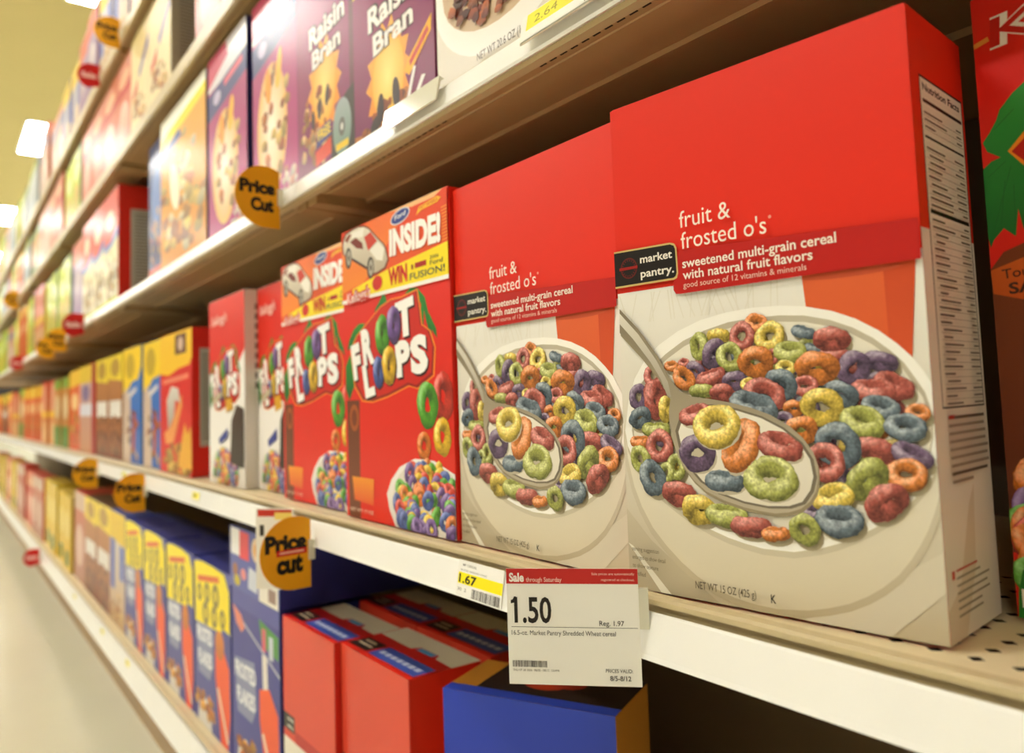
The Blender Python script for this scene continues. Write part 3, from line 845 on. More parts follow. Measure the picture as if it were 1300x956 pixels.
def loops_jungle(W, H, D):
    """the set-back red box: leaves, trunk sign and a heap of loops"""
    asp = H / W
    rnd = random.Random(21)
    p = Print(asp)
    p.rect(0, 0, 1, 1, (226, 30, 14))
    pic = Print(asp, p.k)
    pic.poly([(0.0, 0.55), (0.03, 0.575), (0.074, 0.585), (0.2, 0.56), (0.24, 0.5), (0.24, 0.10), (0.0, 0.10)], (122, 56, 22), (104, 46, 20))
    for pts in ([(0.0, 0.60), (0.0, 0.685), (0.0, 0.715), (0.02, 0.725), (0.04, 0.728), (0.012, 0.742), (0.004, 0.758), (0.02, 0.772), (0.037, 0.79), (0.045, 0.805), (0.075, 0.826), (0.101, 0.838), (0.17, 0.85), (0.24, 0.80), (0.20, 0.70), (0.13, 0.62), (0.076, 0.607), (0.068, 0.640), (0.059, 0.597), (0.035, 0.613), (0.012, 0.597), (0.004, 0.585)],
                [(0.45, 0.62), (0.6, 0.74), (0.8, 0.78), (0.95, 0.70), (0.8, 0.70), (0.7, 0.64)]):
        pic.poly(pts, (44, 150, 58), (24, 104, 40))
    for (a, b) in (((0.008, 0.60), (0.06, 0.71)), ((0.03, 0.62), (0.045, 0.69)), ((0.01, 0.70), (0.05, 0.72)), ((0.03, 0.775), (0.075, 0.80)), ((0.06, 0.61), (0.063, 0.68))):
        pic.bar(*a, *b, 0.002, (28, 104, 42))
    pic.poly([(0.0, 0.548), (0.10, 0.568), (0.16, 0.56), (0.15, 0.485), (0.065, 0.496), (0.002, 0.510)], (206, 92, 22), (190, 78, 18))
    pic.text('Toucan', 0.024, 0.532, 0.105, 0.016, (60, 26, 10), 0.01, 3)
    pic.text('SAM', 0.036, 0.507, 0.09, 0.018, (60, 26, 10), 0.03, 3)
    # heart shaped logo field
    pic.poly([(0.056, 0.735), (0.10, 0.765), (0.5, 0.86), (0.9, 0.88), (0.98, 0.6), (0.6, 0.5), (0.16, 0.64)], (244, 140, 30))
    pic.poly([(0.064, 0.733), (0.105, 0.757), (0.5, 0.845), (0.88, 0.865), (0.95, 0.61), (0.6, 0.52), (0.17, 0.650)], (196, 26, 16))
    pic.text('FROOT', 0.40, 0.72, 0.45, 0.07, (250, 248, 244), 0.05, 4)
    pic.text('LOOPS', 0.46, 0.62, 0.42, 0.07, (250, 248, 244), 0.05, 4)
    pic.bar(0.0, 0.920, 0.034, 0.926, 0.012, (230, 150, 60))
    pic.text("Kellogg's", 0.036, 0.910, 0.62, 0.048, (250, 244, 236), 0.06, 3, 0.12)
    pic.text("Kellogg's", 0.036, 0.910, 0.62, 0.048, (206, 24, 14), 0.012, 3, 0.12)
    spots = [(rnd.uniform(0.0, 1.0), rnd.uniform(0.045, 0.26)) for k in range(110)]
    spots.sort(key=lambda q: -q[1])
    for (x, y) in spots:
        pic.torus(min(.95, max(.05, x)), y, .056, rnd.uniform(.035, .054), rnd.uniform(0, 180), FC[rnd.choice('GPROYB')], nu=20, nv=8, rnd=rnd, sp=.3)
    pic.poly([(0.004, 0.0), (0.4, 0.0), (0.42, 0.07), (0.3, 0.085), (0.02, 0.075), (0.008, 0.04)], (34, 120, 40))
    pic.text('NATURAL', 0.014, 0.018, 0.30, 0.028, (244, 240, 226), 0.03)
    P = M['print']
    parts = carton_parts(W, H, D, (200, 26, 14))
    parts += [('front_panel', p.mesh('front_panel', 'front', W, H, D, P)), ('front_panel>jungle_picture', pic.mesh('jungle_picture', 'front', W, H, D, P))]
    return Design(W, H, D, parts)

# ------------------------------------------------------------------ other fronts, described as lists of ink shapes
def flakes(p, cx, cy, rx, ry, cols, n, seed=1, size=0.05):
    rnd = random.Random(seed)
    for k in range(n):
        t, r = rnd.uniform(0, 6.283), math.sqrt(rnd.random())
        x, y = cx + rx * r * math.cos(t), cy + ry * r * math.sin(t) / p.asp
        s_ = size * rnd.uniform(.6, 1.2)
        a = rnd.uniform(0, 180)
        c = rnd.choice(cols)
        m = 7
        P = []
        for i in range(m):
            q = 2 * math.pi * i / m
            rr = s_ * rnd.uniform(.7, 1.1)
            P.append((x + rr * math.cos(q), y + .7 * rr * math.sin(q) / p.asp))
        j = rnd.uniform(.8, 1.1)
        p.poly(P, [min(255, v * j) for v in c], [v * j * .75 for v in c])

def scribble(p, x, y, w, h, col, seed=1, rows=1):
    """soft unreadable heading"""
    rnd = random.Random(seed)
    for r_ in range(rows):
        xx = x
        while xx < x + w - .05:
            ww = rnd.uniform(.05, .10)
            p.poly([(xx, y - r_ * h * 1.25), (xx + ww * .8, y - r_ * h * 1.25), (xx + ww * .9, y + h * rnd.uniform(.7, 1) - r_ * h * 1.25), (xx + .01, y + h - r_ * h * 1.25)], col)
            xx += ww * 1.15

def simple(seed, side, paintf, top=None, panel=(196, 190, 178), panel_box=(0.18, 0.10, 0.82, 0.80), W=RW, H=RH, D=RD):
    p = Print(H / W)
    paintf(p, seed)
    p.c = [(c[0] ** 1.25, c[1] ** 1.25, c[2] ** 1.25, c[3]) for c in p.c]      # dense ink
    sp = Print(H / D)
    sp.rect(*panel_box, panel)
    rnd = random.Random(seed)
    x0, y0, x1, y1 = panel_box
    y = y1 - 0.05
    while y > y0 + 0.03:
        sp.rect(x0 + .06, y, x1 - rnd.uniform(.06, .3), y + 0.010, [v * .62 for v in panel])
        y -= 0.028
    parts = carton_parts(W, H, D, side, top)
    parts += [('front_panel', p.mesh('front_panel', 'front', W, H, D, M['print'])), ('side_panel', sp.mesh('side_panel', 'side', W, H, D, M['print']))]
    return Design(W, H, D, parts)

PURPLE = (176, 48, 120)
def f_raisin(p, s):          # purple, sun burst, white title
    p.rect(0, 0, 1, 1, PURPLE, (140, 36, 104))
    p.poly([(0, 0), (1, 0), (1, 0.04), (0.75, 0.07), (0.3, 0.04), (0, 0.06)], (196, 130, 70))
    p.rect(0, 0.55, 0.12, 1, (244, 196, 60))
    p.star(0.46, 0.19, 0.29, 0.22, 14, (250, 190, 60), (246, 160, 50))
    p.dome(0.46, 0.19, 0.20, 0.20, (255, 236, 150), (250, 196, 70))
    flakes(p, 0.45, 0.07, 0.36, 0.06, [(196, 116, 50), (214, 140, 66), (176, 96, 40)], 30, s, 0.05)
    for (x, y, a) in ((0.36, 0.10, 80), (0.56, 0.12, 100), (0.28, 0.05, 30), (0.47, 0.04, 10)):
        p.ell(x, y, 0.075, 0.045, (74, 44, 52), (54, 30, 40), ang=a)
    p.poly([(0.66, 0.17), (0.72, 0.20), (0.98, 0.285), (0.97, 0.235), (0.72, 0.145)], (248, 190, 30))
    p.bar(0.73, 0.18, 0.94, 0.248, 0.03, (206, 60, 20))
    p.poly([(0.66, 0.05), (0.70, 0.05), (0.80, 0.16), (0.77, 0.165)], (250, 246, 244))
    p.poly([(0.74, 0.05), (0.78, 0.05), (0.90, 0.115), (0.86, 0.12)], (250, 246, 244))
    p.texto('Raisin', 0.22, 0.385, 0.62, 0.082, (250, 244, 240), (74, 40, 50), 0.05, 0.03, 2)
    p.texto('Bran', 0.28, 0.293, 0.50, 0.072, (250, 244, 240), (74, 40, 50), 0.05, 0.03, 2)
def f_raisin_cd(p, s):
    p.rect(0, 0, 1, 1, PURPLE, (140, 36, 104))
    p.rect(0.93, 0.0, 1, 1, (120, 22, 70))
    p.star(0.5, 0.34, 0.30, 0.23, 14, (250, 190, 60), (246, 160, 50))
    p.dome(0.5, 0.34, 0.2, 0.2, (255, 230, 140), (250, 190, 70))
    flakes(p, 0.40, 0.20, 0.34, 0.22, [(206, 130, 60), (226, 160, 90), (184, 104, 46), (240, 200, 150)], 40, s, 0.05)
    for (x, y, a) in ((0.42, 0.27, 80), (0.56, 0.30, 70), (0.30, 0.24, 100)):
        p.ell(x, y, 0.06, 0.035, (84, 50, 56), ang=a)
    p.poly([(0.62, 0.0), (1, 0.0), (1, 0.27), (0.85, 0.25), (0.62, 0.14)], (70, 56, 50))
    p.ell(0.80, 0.14, 0.15, 0.15, (176, 186, 190), (130, 160, 140))
    p.ell(0.80, 0.14, 0.05, 0.05, (120, 120, 116))
    p.ell(0.80, 0.14, 0.02, 0.02, (230, 230, 226))
    p.rect(0.70, 0.06, 0.90, 0.085, (246, 214, 40))
    p.poly([(0.36, 0.12), (0.62, 0.14), (0.62, 0.20), (0.38, 0.19)], (90, 90, 150))
    p.text('FREE', 0.39, 0.145, 0.22, 0.04, (250, 220, 50), 0.03, 3)
    p.poly([(0.34, 0.05), (0.62, 0.07), (0.62, 0.13), (0.34, 0.11)], (230, 84, 44))
    p.texto('Raisin', 0.25, 0.53, 0.62, 0.082, (250, 244, 240), (74, 40, 50), 0.05, 0.03, 2)
    p.texto('Bran', 0.30, 0.44, 0.50, 0.072, (250, 244, 240), (74, 40, 50), 0.05, 0.03, 2)
def f_purple(p, s):
    p.rect(0, 0, 1, 1, (176, 50, 128), (190, 60, 140))
    p.rect(0, 0.82, 1, 1, (230, 226, 232))
    p.poly([(0.0, 0.84), (0.55, 0.92), (0.5, 1.0), (0.0, 1.0)], (206, 60, 110))
    p.poly([(0, 0.66), (1, 0.74), (1, 0.86), (0, 0.80)], (74, 70, 140))
    p.ell(0.25, 0.755, 0.10, 0.05, (200, 190, 220))
    p.bar(0.45, 0.79, 0.9, 0.82, 0.05, (226, 110, 140))
    p.dome(0.45, 0.36, 0.34, 0.42, (255, 250, 236), (238, 196, 120))
    flakes(p, 0.55, 0.38, 0.30, 0.42, [(206, 130, 60), (230, 180, 90), (244, 210, 130), (190, 110, 60)], 26, s, 0.07)
    p.ell(0.38, 0.56, 0.07, 0.12, (244, 170, 50), ang=10)
    p.ell(0.62, 0.60, 0.06, 0.13, (246, 196, 60), ang=-20)
    flakes(p, 0.78, 0.07, 0.18, 0.12, [(250, 244, 240), (240, 220, 210), (236, 170, 150)], 16, s + 1, 0.06)
def f_gold(p, s):
    p.rect(0, 0, 1, 1, (236, 180, 60), (226, 160, 50))
    p.poly([(0, 0.86), (1, 0.93), (1, 1), (0, 1)], (250, 248, 236))
    p.poly([(0, 0.80), (1, 0.88), (1, 0.94), (0, 0.88)], (250, 226, 20))
    p.poly([(0.0, 0.72), (0.5, 0.78), (0.45, 0.84), (0, 0.79)], (74, 84, 150))
    flakes(p, 0.5, 0.40, 0.46, 0.55, [(246, 216, 130), (230, 170, 70), (250, 236, 190), (206, 130, 50)], 60, s, 0.10)
    p.ell(0.35, 0.5, 0.10, 0.22, (252, 244, 220), ang=15)
def f_navy(p, s):
    p.rect(0, 0, 1, 1, (62, 80, 150), (70, 84, 140))
    p.ell(0.5, 0.62, 0.36, 0.28, (120, 150, 210))
    flakes(p, 0.45, 0.30, 0.4, 0.3, [(220, 120, 90), (230, 190, 150), (130, 90, 140)], 24, s, 0.08)
    p.rect(0.0, 0.0, 1, 0.12, (216, 96, 84))
def f_redwhite(p, s):
    p.rect(0, 0, 1, 1, (226, 84, 56), (226, 60, 40))
    p.poly([(0, 0), (1, 0), (1, 0.58), (0.5, 0.52), (0, 0.50)], (240, 232, 196))
    p.poly([(0, 0.50), (0.5, 0.52), (1, 0.58), (1, 0.66), (0.5, 0.57), (0, 0.56)], (76, 130, 206))
    p.ell(0.42, 0.76, 0.26, 0.12, (246, 224, 196))
    flakes(p, 0.5, 0.26, 0.40, 0.32, [(222, 190, 110), (206, 160, 80), (236, 216, 150), (180, 130, 70)], 40, s, 0.08)
    p.rect(0, 0, 1, 0.07, (222, 226, 110))
def f_lime(p, s):
    p.rect(0, 0, 1, 1, (206, 222, 40), (216, 226, 60))
    p.ell(0.5, 0.7, 0.32, 0.18, (240, 244, 170))
    p.ell(0.5, 0.32, 0.34, 0.30, (226, 190, 60), (190, 180, 40))
    p.rect(0.85, 0, 1, 1, (60, 130, 40))
def f_lilac(p, s):
    p.rect(0, 0, 1, 1, (186, 166, 190), (150, 110, 160))
    p.rect(0, 0.75, 1, 1, (222, 120, 84))
    p.ell(0.5, 0.4, 0.34, 0.34, (226, 214, 214), (140, 90, 150))
    p.rect(0, 0, 1, 0.14, (230, 216, 120))
def f_orange(p, s):
    p.rect(0, 0, 1, 1, (236, 124, 40), (226, 100, 36))
    p.poly([(0, 0.78), (1, 0.82), (1, 1), (0, 1)], (246, 206, 60))
    p.ell(0.5, 0.60, 0.30, 0.16, (246, 216, 160))
    flakes(p, 0.5, 0.28, 0.38, 0.34, [(230, 160, 60), (240, 200, 90), (206, 110, 50)], 24, s, 0.09)
def f_redstripe(p, s):
    p.rect(0, 0, 1, 1, (216, 60, 40), (226, 170, 110))
    p.rect(0.3, 0.5, 0.7, 0.95, (240, 190, 160))
    p.rect(0, 0.42, 1, 0.52, (246, 206, 50))
    p.ell(0.5, 0.2, 0.36, 0.24, (236, 200, 150))
def f_tan_green(p, s):
    p.rect(0, 0, 1, 1, (212, 150, 60), (200, 140, 60))
    p.rect(0, 0, 1, 0.30, (110, 150, 30))
    p.rect(0, 0.85, 1, 1, (150, 176, 50))
    p.ell(0.5, 0.58, 0.34, 0.26, (230, 210, 170))
def f_white_red(p, s):
    p.rect(0, 0, 1, 1, (214, 190, 190), (206, 150, 110))
    p.rect(0, 0.80, 1, 1, (236, 206, 60))
    p.rect(0, 0.42, 1, 0.56, (226, 226, 236))
    p.ell(0.4, 0.68, 0.26, 0.14, (150, 130, 170))
    p.rect(0.80, 0, 1, 1, (186, 16, 40))
def f_brown(p, s):
    p.rect(0, 0, 1, 1, (206, 150, 84), (150, 80, 44))
    p.poly([(0, 0.78), (1, 0.74), (1, 1), (0, 1)], (244, 220, 60))
    p.ell(0.5, 0.88, 0.32, 0.13, (196, 160, 60))
    p.rect(0.1, 0.40, 0.9, 0.56, (236, 232, 226))
    flakes(p, 0.5, 0.20, 0.42, 0.30, [(170, 96, 50), (206, 140, 80), (130, 70, 36)], 30, s, 0.09)
def f_blueyellow(p, s):
    p.rect(0, 0, 1, 1, (74, 140, 214), (60, 120, 200))
    p.poly([(0, 1), (1, 1), (1, 0.82), (0.85, 0.72), (0.5, 0.70), (0.25, 0.62), (0, 0.60)], (248, 216, 24))
    p.ell(0.4, 0.84, 0.24, 0.16, (206, 176, 40))
    p.poly([(0.0, 0.0), (0.45, 0.0), (0.42, 0.55), (0.2, 0.66), (0.0, 0.6)], (216, 196, 180))
    p.poly([(0.30, 0.55), (0.75, 0.62), (0.75, 0.66), (0.30, 0.60)], (226, 220, 216))
    flakes(p, 0.55, 0.22, 0.34, 0.34, [(206, 130, 80), (180, 100, 60), (226, 190, 150)], 20, s, 0.08)
    p.poly([(0.52, 0.12), (0.66, 0.10), (0.72, 0.40), (0.60, 0.44)], (196, 96, 50))
def f_redflake(p, s):          # red, yellow coupon along the top
    p.rect(0, 0, 1, 1, (226, 44, 26))
    p.poly([(0, 1), (1, 1), (1, 0.80), (0.93, 0.755), (0.6, 0.74), (0.3, 0.70), (0, 0.72)], (248, 206, 30))
    p.rect(0.50, 0.84, 0.84, 0.98, (120, 70, 40))
    p.ell(0.67, 0.91, 0.08, 0.07, (226, 200, 180))
    p.bar(0.10, 0.655, 0.90, 0.68, 0.05, (240, 150, 120))
    p.poly([(0.15, 0.28), (0.38, 0.34), (0.70, 0.56), (0.72, 0.48), (0.45, 0.22), (0.2, 0.2)], (240, 170, 100))
    p.poly([(0.28, 0.30), (0.22, 0.52), (0.38, 0.62), (0.60, 0.60), (0.66, 0.50), (0.50, 0.52), (0.46, 0.40)], (226, 222, 214), (180, 170, 160))
    flakes(p, 0.6, 0.10, 0.42, 0.16, [(240, 190, 70), (226, 160, 50), (250, 216, 120)], 34, s, 0.09)
    p.poly([(0.60, 0.05), (1.0, 0.05), (0.97, 0.34), (0.88, 0.28), (0.80, 0.36), (0.72, 0.25)], (240, 186, 60))
def f_cream(p, s):
    p.rect(0, 0, 1, 1, (232, 214, 160), (240, 226, 190))
    p.poly([(0.45, 0.60), (0.98, 0.82), (0.98, 0.72), (0.5, 0.52)], (120, 110, 170))
    p.poly([(0.1, 0.45), (0.4, 0.55), (0.4, 0.45), (0.12, 0.36)], (206, 70, 60))
    flakes(p, 0.5, 0.22, 0.40, 0.3, [(222, 150, 80), (206, 110, 60), (240, 200, 130)], 26, s, 0.09)
def f_pink(p, s):
    p.rect(0, 0, 1, 1, (226, 150, 120), (216, 110, 90))
    p.rect(0, 0.62, 1, 0.74, (206, 70, 50))
    p.ell(0.5, 0.80, 0.34, 0.12, (236, 190, 150))
    p.ell(0.5, 0.32, 0.34, 0.34, (244, 214, 200), (222, 130, 100))
def f_pale(p, s):
    p.rect(0, 0, 1, 1, (206, 216, 214), (180, 190, 196))
    p.rect(0, 0.85, 1, 1, (176, 190, 60))
    p.rect(0, 0.0, 1, 0.16, (206, 190, 80))
    p.ell(0.5, 0.5, 0.3, 0.4, (226, 230, 230), (150, 166, 186))
def f_peach(p, s):
    p.rect(0, 0, 1, 1, (226, 160, 126), (216, 196, 180))
    p.rect(0, 0.70, 1, 0.86, (150, 150, 170))
    p.ell(0.5, 0.35, 0.36, 0.3, (236, 216, 206))
def f_blueflake(p, s):         # blue with white title, orange figure-free swoosh and spoon
    p.rect(0, 0, 1, 1, (74, 76, 160), (84, 88, 166))
    p.rect(0.0, 0.90, 1, 1, (96, 100, 176))
    p.bar(0.10, 0.86, 1.0, 0.66, 0.022, (196, 196, 214))
    p.poly([(0.02, 0.90), (0.22, 0.86), (0.30, 0.80), (0.22, 0.76), (0.10, 0.80)], (232, 150, 130))
    p.poly([(0.60, 0.90), (0.98, 0.86), (0.98, 0.74), (0.66, 0.77)], (84, 160, 74))
    p.rect(0.66, 0.74, 0.74, 0.86, (220, 110, 130))
    p.rect(0.80, 0.72, 0.88, 0.84, (210, 216, 226))
    p.poly([(0.06, 0.60), (0.50, 0.64), (0.54, 0.40), (0.44, 0.30), (0.12, 0.30)], (150, 156, 190))
    p.text('FROSTED', 0.07, 0.50, 0.46, 0.085, (238, 240, 242), 0.04, 3)
    p.text('FLAKES', 0.11, 0.36, 0.40, 0.085, (238, 240, 242), 0.04, 3)
    p.poly([(0.66, 0.72), (0.76, 0.72), (0.78, 0.50), (0.68, 0.50)], (232, 226, 220))
    p.poly([(0.60, 0.52), (0.80, 0.56), (0.96, 0.46), (0.98, 0.2), (0.92, 0.0), (0.74, 0.0), (0.66, 0.22), (0.60, 0.36)], (246, 110, 34), (236, 90, 30))
    p.bar(0.66, 0.30, 0.92, 0.04, 0.05, (240, 220, 200))
    p.poly([(0.1, 0.0), (0.5, 0.0), (0.46, 0.14), (0.3, 0.18), (0.14, 0.12)], (226, 222, 216))
    flakes(p, 0.32, 0.12, 0.26, 0.10, [(226, 150, 40), (240, 180, 70), (206, 120, 40)], 18, s, 0.07)
def f_blueflake_splat(p, s):
    f_blueflake(p, s)
    p.poly([(0.0, 0.98), (0.22, 1.0), (0.55, 1.0), (0.85, 0.985), (0.97, 0.90), (0.98, 0.66), (0.80, 0.67), (0.76, 0.635), (0.35, 0.62), (0.03, 0.605), (0.02, 0.75)], (250, 232, 24))
    p.poly([(0.10, 0.90), (0.70, 0.955), (0.72, 0.92), (0.10, 0.862)], (226, 120, 30))
    for (x, y, r) in ((0.16, 0.80, .07), (0.38, 0.82, .08), (0.62, 0.83, .09), (0.34, 0.69, .09), (0.58, 0.70, .08), (0.80, 0.72, .07)):
        p.ell(x, y, r, r * 1.15, (150, 136, 70))
        p.ell(x, y, r * .45, r * .55, (236, 216, 40))
    p.ell(0.72, 0.56, 0.12, 0.12, (226, 150, 50), (206, 120, 40))
def f_bluewhite(p, s):
    p.rect(0, 0, 1, 1, (226, 226, 226), (206, 170, 120))
    p.poly([(0, 0.75), (1, 0.72), (1, 1), (0, 1)], (236, 206, 60))
    p.rect(0.05, 0.30, 0.35, 0.75, (90, 110, 190))
    p.rect(0.65, 0.42, 0.95, 0.72, (110, 130, 200))
    flakes(p, 0.5, 0.15, 0.4, 0.2, [(206, 140, 60), (230, 190, 110)], 18, s, 0.08)
def f_greenyellow(p, s):
    p.rect(0, 0, 1, 1, (226, 196, 40), (236, 206, 70))
    p.rect(0.25, 0.05, 0.7, 0.25, (70, 130, 30))
    p.ell(0.5, 0.6, 0.32, 0.28, (240, 220, 130))
def f_tanred(p, s):
    p.rect(0, 0, 1, 1, (206, 120, 90), (196, 150, 130))
    p.rect(0, 0.8, 1, 1, (216, 190, 170))
    p.ell(0.5, 0.4, 0.34, 0.34, (226, 196, 180))
def f_whitebowl(p, s):         # white box, bowl of brown flakes low on the front
    p.rect(0, 0, 1, 1, (244, 240, 234), (232, 226, 214))
    p.dome(0.42, 0.29, 0.43, 0.34, (240, 226, 206), (250, 248, 244), n=40)
    p.ell(0.42, 0.29, 0.37, 0.24, (214, 190, 160))
    flakes(p, 0.42, 0.29, 0.34, 0.21, [(176, 92, 46), (150, 70, 36), (196, 116, 66), (120, 54, 30)], 240, s, 0.034)
    p.ell(0.40, 0.30, 0.12, 0.06, (190, 170, 150), (226, 214, 200))
    p.ell(0.40, 0.30, 0.09, 0.04, (176, 100, 56))
    p.poly([(0.80, 0.10), (1.0, 0.16), (1.0, 0.45), (0.86, 0.40)], (236, 140, 50), (226, 110, 40))
    p.text('NET WT 20.6 OZ (1 LB 4.6 OZ) 584 g', 0.29, 0.045, 0.50, 0.022, (110, 96, 84), 0.006)
def f_redplain(p, s):          # lower red private label box
    p.rect(0, 0, 1, 1, (226, 66, 40), (222, 60, 36))

DS = {}
def add(n, side, fn, desc, top=None, **k):
    DS[n] = (simple(len(DS) + 1, side, fn, top, **k), desc)
add('raisin', (124, 22, 72), f_raisin, 'purple raisin cereal box with yellow sunburst')
add('raisin_cd', (124, 22, 72), f_raisin_cd, 'purple raisin cereal box with silver disc')
add('purple', (40, 36, 90), f_purple, 'magenta cereal box with dark blue side')
add('gold', (40, 50, 100), f_gold, 'golden flake cereal box with navy side')
add('navy', (30, 44, 96), f_navy, 'blue cereal box with coral base')
add('redwhite', (216, 40, 24), f_redwhite, 'red and cream flake box', panel=(186, 178, 164))
add('lime', (70, 120, 40), f_lime, 'lime yellow cereal box')
add('lilac', (120, 70, 120), f_lilac, 'lilac cereal box with orange top')
add('orange', (216, 100, 30), f_orange, 'orange cereal box with yellow top')
add('redstripe', (190, 110, 60), f_redstripe, 'red topped cereal box with yellow stripe')
add('tan_green', (190, 120, 40), f_tan_green, 'tan cereal box with green base')
add('white_red', (186, 16, 40), f_white_red, 'pale cereal box with deep red edge')
add('brown', (90, 50, 30), f_brown, 'brown cereal box with white band')
add('blueyellow', (60, 120, 200), f_blueyellow, 'sky blue cereal box with yellow top')
add('redflake', (222, 30, 14), f_redflake, 'red cereal box with yellow coupon top', panel=(180, 172, 160), panel_box=(.2, .2, .85, .86))
add('cream', (178, 170, 150), f_cream, 'cream cereal box with slanted blue stripe', panel=(176, 168, 150), panel_box=(.05, .02, .95, .98))
add('pink', (206, 90, 70), f_pink, 'salmon pink cereal box with red stripe')
add('pale', (170, 180, 186), f_pale, 'pale blue cereal box with green top')
add('peach', (206, 130, 110), f_peach, 'peach cereal box with grey band')
add('blueflake', (44, 50, 130), f_blueflake, 'blue frosted flake box with green patch')
add('splat', (44, 50, 130), f_blueflake_splat, 'blue frosted flake box with yellow bonus splash')
add('bluewhite', (70, 84, 160), f_bluewhite, 'white blue cereal box with yellow top')
add('greenyellow', (190, 160, 40), f_greenyellow, 'yellow cereal box with green patch')
add('tanred', (190, 50, 36), f_tanred, 'tan and red cereal box', panel=(176, 168, 150))
add('whitebowl', (232, 228, 220), f_whitebowl, 'white cereal box with brown flakes')

# ------------------------------------------------------------------ second shelf, near boxes
hero1 = fruit_os(0.195, 0.3221, 0.0802)
place(hero1, 'cereal_box', 0.0, 0.195, 0.003, 0.002, 0.3221, 0.0802, 'largest red fruit ring cereal box with visible nutrition side panel, nearest the camera', rz=0.12)
hero2 = fruit_os(0.2135, 0.322, 0.06)
place(hero2, 'cereal_box', -0.2265, -0.013, 0.016, 0.002, 0.321, 0.06, 'red fruit ring cereal box with spoon and bowl, left of the nearest one')
fl = loops_front(0.234, 0.327, 0.06)
place(fl, 'cereal_box', -0.4640, -0.2290, 0.012, 0.002, 0.326, 0.06, 'red loop cereal box with toy car banner, touching the fruit ring boxes', group='red loop cereal boxes with toy car')
place(fl, 'cereal_box', -0.6960, -0.4655, 0.024, 0.002, 0.322, 0.06, 'red loop cereal box with toy car banner, the left of the two', group='red loop cereal boxes with toy car')
fm = loops_front(0.2, 0.31, 0.065, 'marsh')
place(fm, 'cereal_box', -0.8520, -0.6990, 0.040, 0.002, 0.312, 0.065, 'red and white loop cereal box directly left of the toy car boxes', group='red and white loop cereal boxes')
place(fm, 'cereal_box', -1.0500, -0.8540, 0.020, 0.002, 0.312, 0.065, 'red and white loop cereal box with grey side, beside the red coupon box', group='red and white loop cereal boxes')
fj = loops_jungle(0.235, 0.345, 0.07)
place(fj, 'cereal_box', 0.1930, 0.4280, 0.104, 0.002, 0.345, 0.07, 'dark red loop cereal box with palm leaves, set back at the right edge')

GROUPS = {'A': 'cereal boxes on the bottom shelf', 'B': 'cereal boxes on the second shelf', 'C': 'cereal boxes on the third shelf', 'D': 'cereal boxes on the fourth shelf', 'E': 'cereal boxes on the top shelf'}
def row(lv, items, start, count0=0):
    """items: (design, width, gap to the next one on the left, setback, height, depth); laid from the right to the left"""
    x = start
    n = count0
    rnd = random.Random(ord(lv))
    for (dn, w, gap, y, h, dp) in items:
        n += 1
        des, desc = DS[dn]
        far = x - w < -3.3
        if far:
            lab = 'small blurred %s far down the %s' % (desc, SHELF[lv])
            grp = 'far %s, %s' % (desc, SHELF[lv])
        else:
            lab = '%s, %s from the right on the %s' % (desc, ordinal(n), SHELF[lv])
            grp = GROUPS[lv]
        place(des, 'cereal_box', x - w, x, y, DECK[lv] + 0.002, h, dp, lab, group=grp)
        x -= w + gap
    return x

def run(lv, seq, start, n0, w=(.19, .225), h=(.26, .29), end=-6.9):
    """facings continue down the aisle"""
    rnd = random.Random(100 + ord(lv))
    items, x, i = [], start, 0
    while x > end:
        dn = seq[min(i // 2, len(seq) - 1)] if i // 2 < len(seq) else seq[(i // 2) % len(seq)]
        ww = rnd.uniform(*w)
        gap = rnd.choice((.003, .004, .006, .02))
        items.append((dn, ww, gap, 0.012 + rnd.uniform(0, .014), rnd.uniform(*h) if i % 2 == 0 else items[-1][4], 0.07))
        x -= ww + gap
        i += 1
    return row(lv, items, start, n0)

# second shelf, further boxes
x = row('B', [('redflake', .255, .004, .016, .280, .07), ('blueyellow', .195, .004, .022, .280, .06), ('blueyellow', .215, .022, .018, .281, .06),
              ('brown', .205, .004, .02, .278, .07), ('brown', .205, .004, .02, .278, .07), ('white_red', .30, .01, .018, .275, .07), ('orange', .25, .004, .02, .272, .07)], -1.152, 7)
run('B', ['tan_green', 'redstripe', 'orange', 'orange', 'tan_green', 'redstripe', 'orange', 'brown', 'orange'], x, 14, h=(.25, .275))
# third shelf
x = row('C', [('whitebowl', .246, .005, .018, .335, .07), ('raisin', .182, .004, .018, .335, .06), ('raisin_cd', .176, .006, .020, .335, .06), ('purple', .186, .016, .022, .334, .06),
              ('purple', .215, .016, .018, .334, .06), ('gold', .352, .016, .018, .332, .07), ('navy', .170, .012, .032, .33, .07)], -0.004, 0)
x = row('C', [('redwhite', .21, .003, .018, .322, .17), ('redwhite', .20, .003, .018, .322, .10), ('redwhite', .20, .004, .018, .322, .10), ('lilac', .25, .01, .02, .30, .07)], -1.900, 7)
run('C', ['lime', 'lime', 'redstripe', 'lime', 'orange', 'lime', 'peach', 'lime'], x, 11, h=(.27, .31))
# fourth shelf
x = row('D', [('redstripe', .20, .006, .02, .26, .07), ('pink', .205, .03, .02, .26, .07)], -0.72, 0)
x = row('D', [('cream', .21, .004, .018, .262, .16), ('cream', .20, .004, .018, .262, .08), ('pink', .20, .004, .02, .26, .07), ('pink', .205, .004, .02, .26, .07), ('pink', .205, .004, .02, .26, .07), ('pink', .205, .004, .02, .26, .07)], -1.315, 2)
run('D', ['lime', 'pink', 'peach', 'tan_green', 'pale', 'orange', 'lime', 'peach', 'pale'], x, 8, h=(.24, .262))
# top shelf
run('E', ['peach', 'bluewhite', 'lilac', 'bluewhite', 'peach', 'peach', 'pale', 'pale', 'lime', 'pale', 'peach', 'lime'], -1.35, 0, h=(.24, .31))
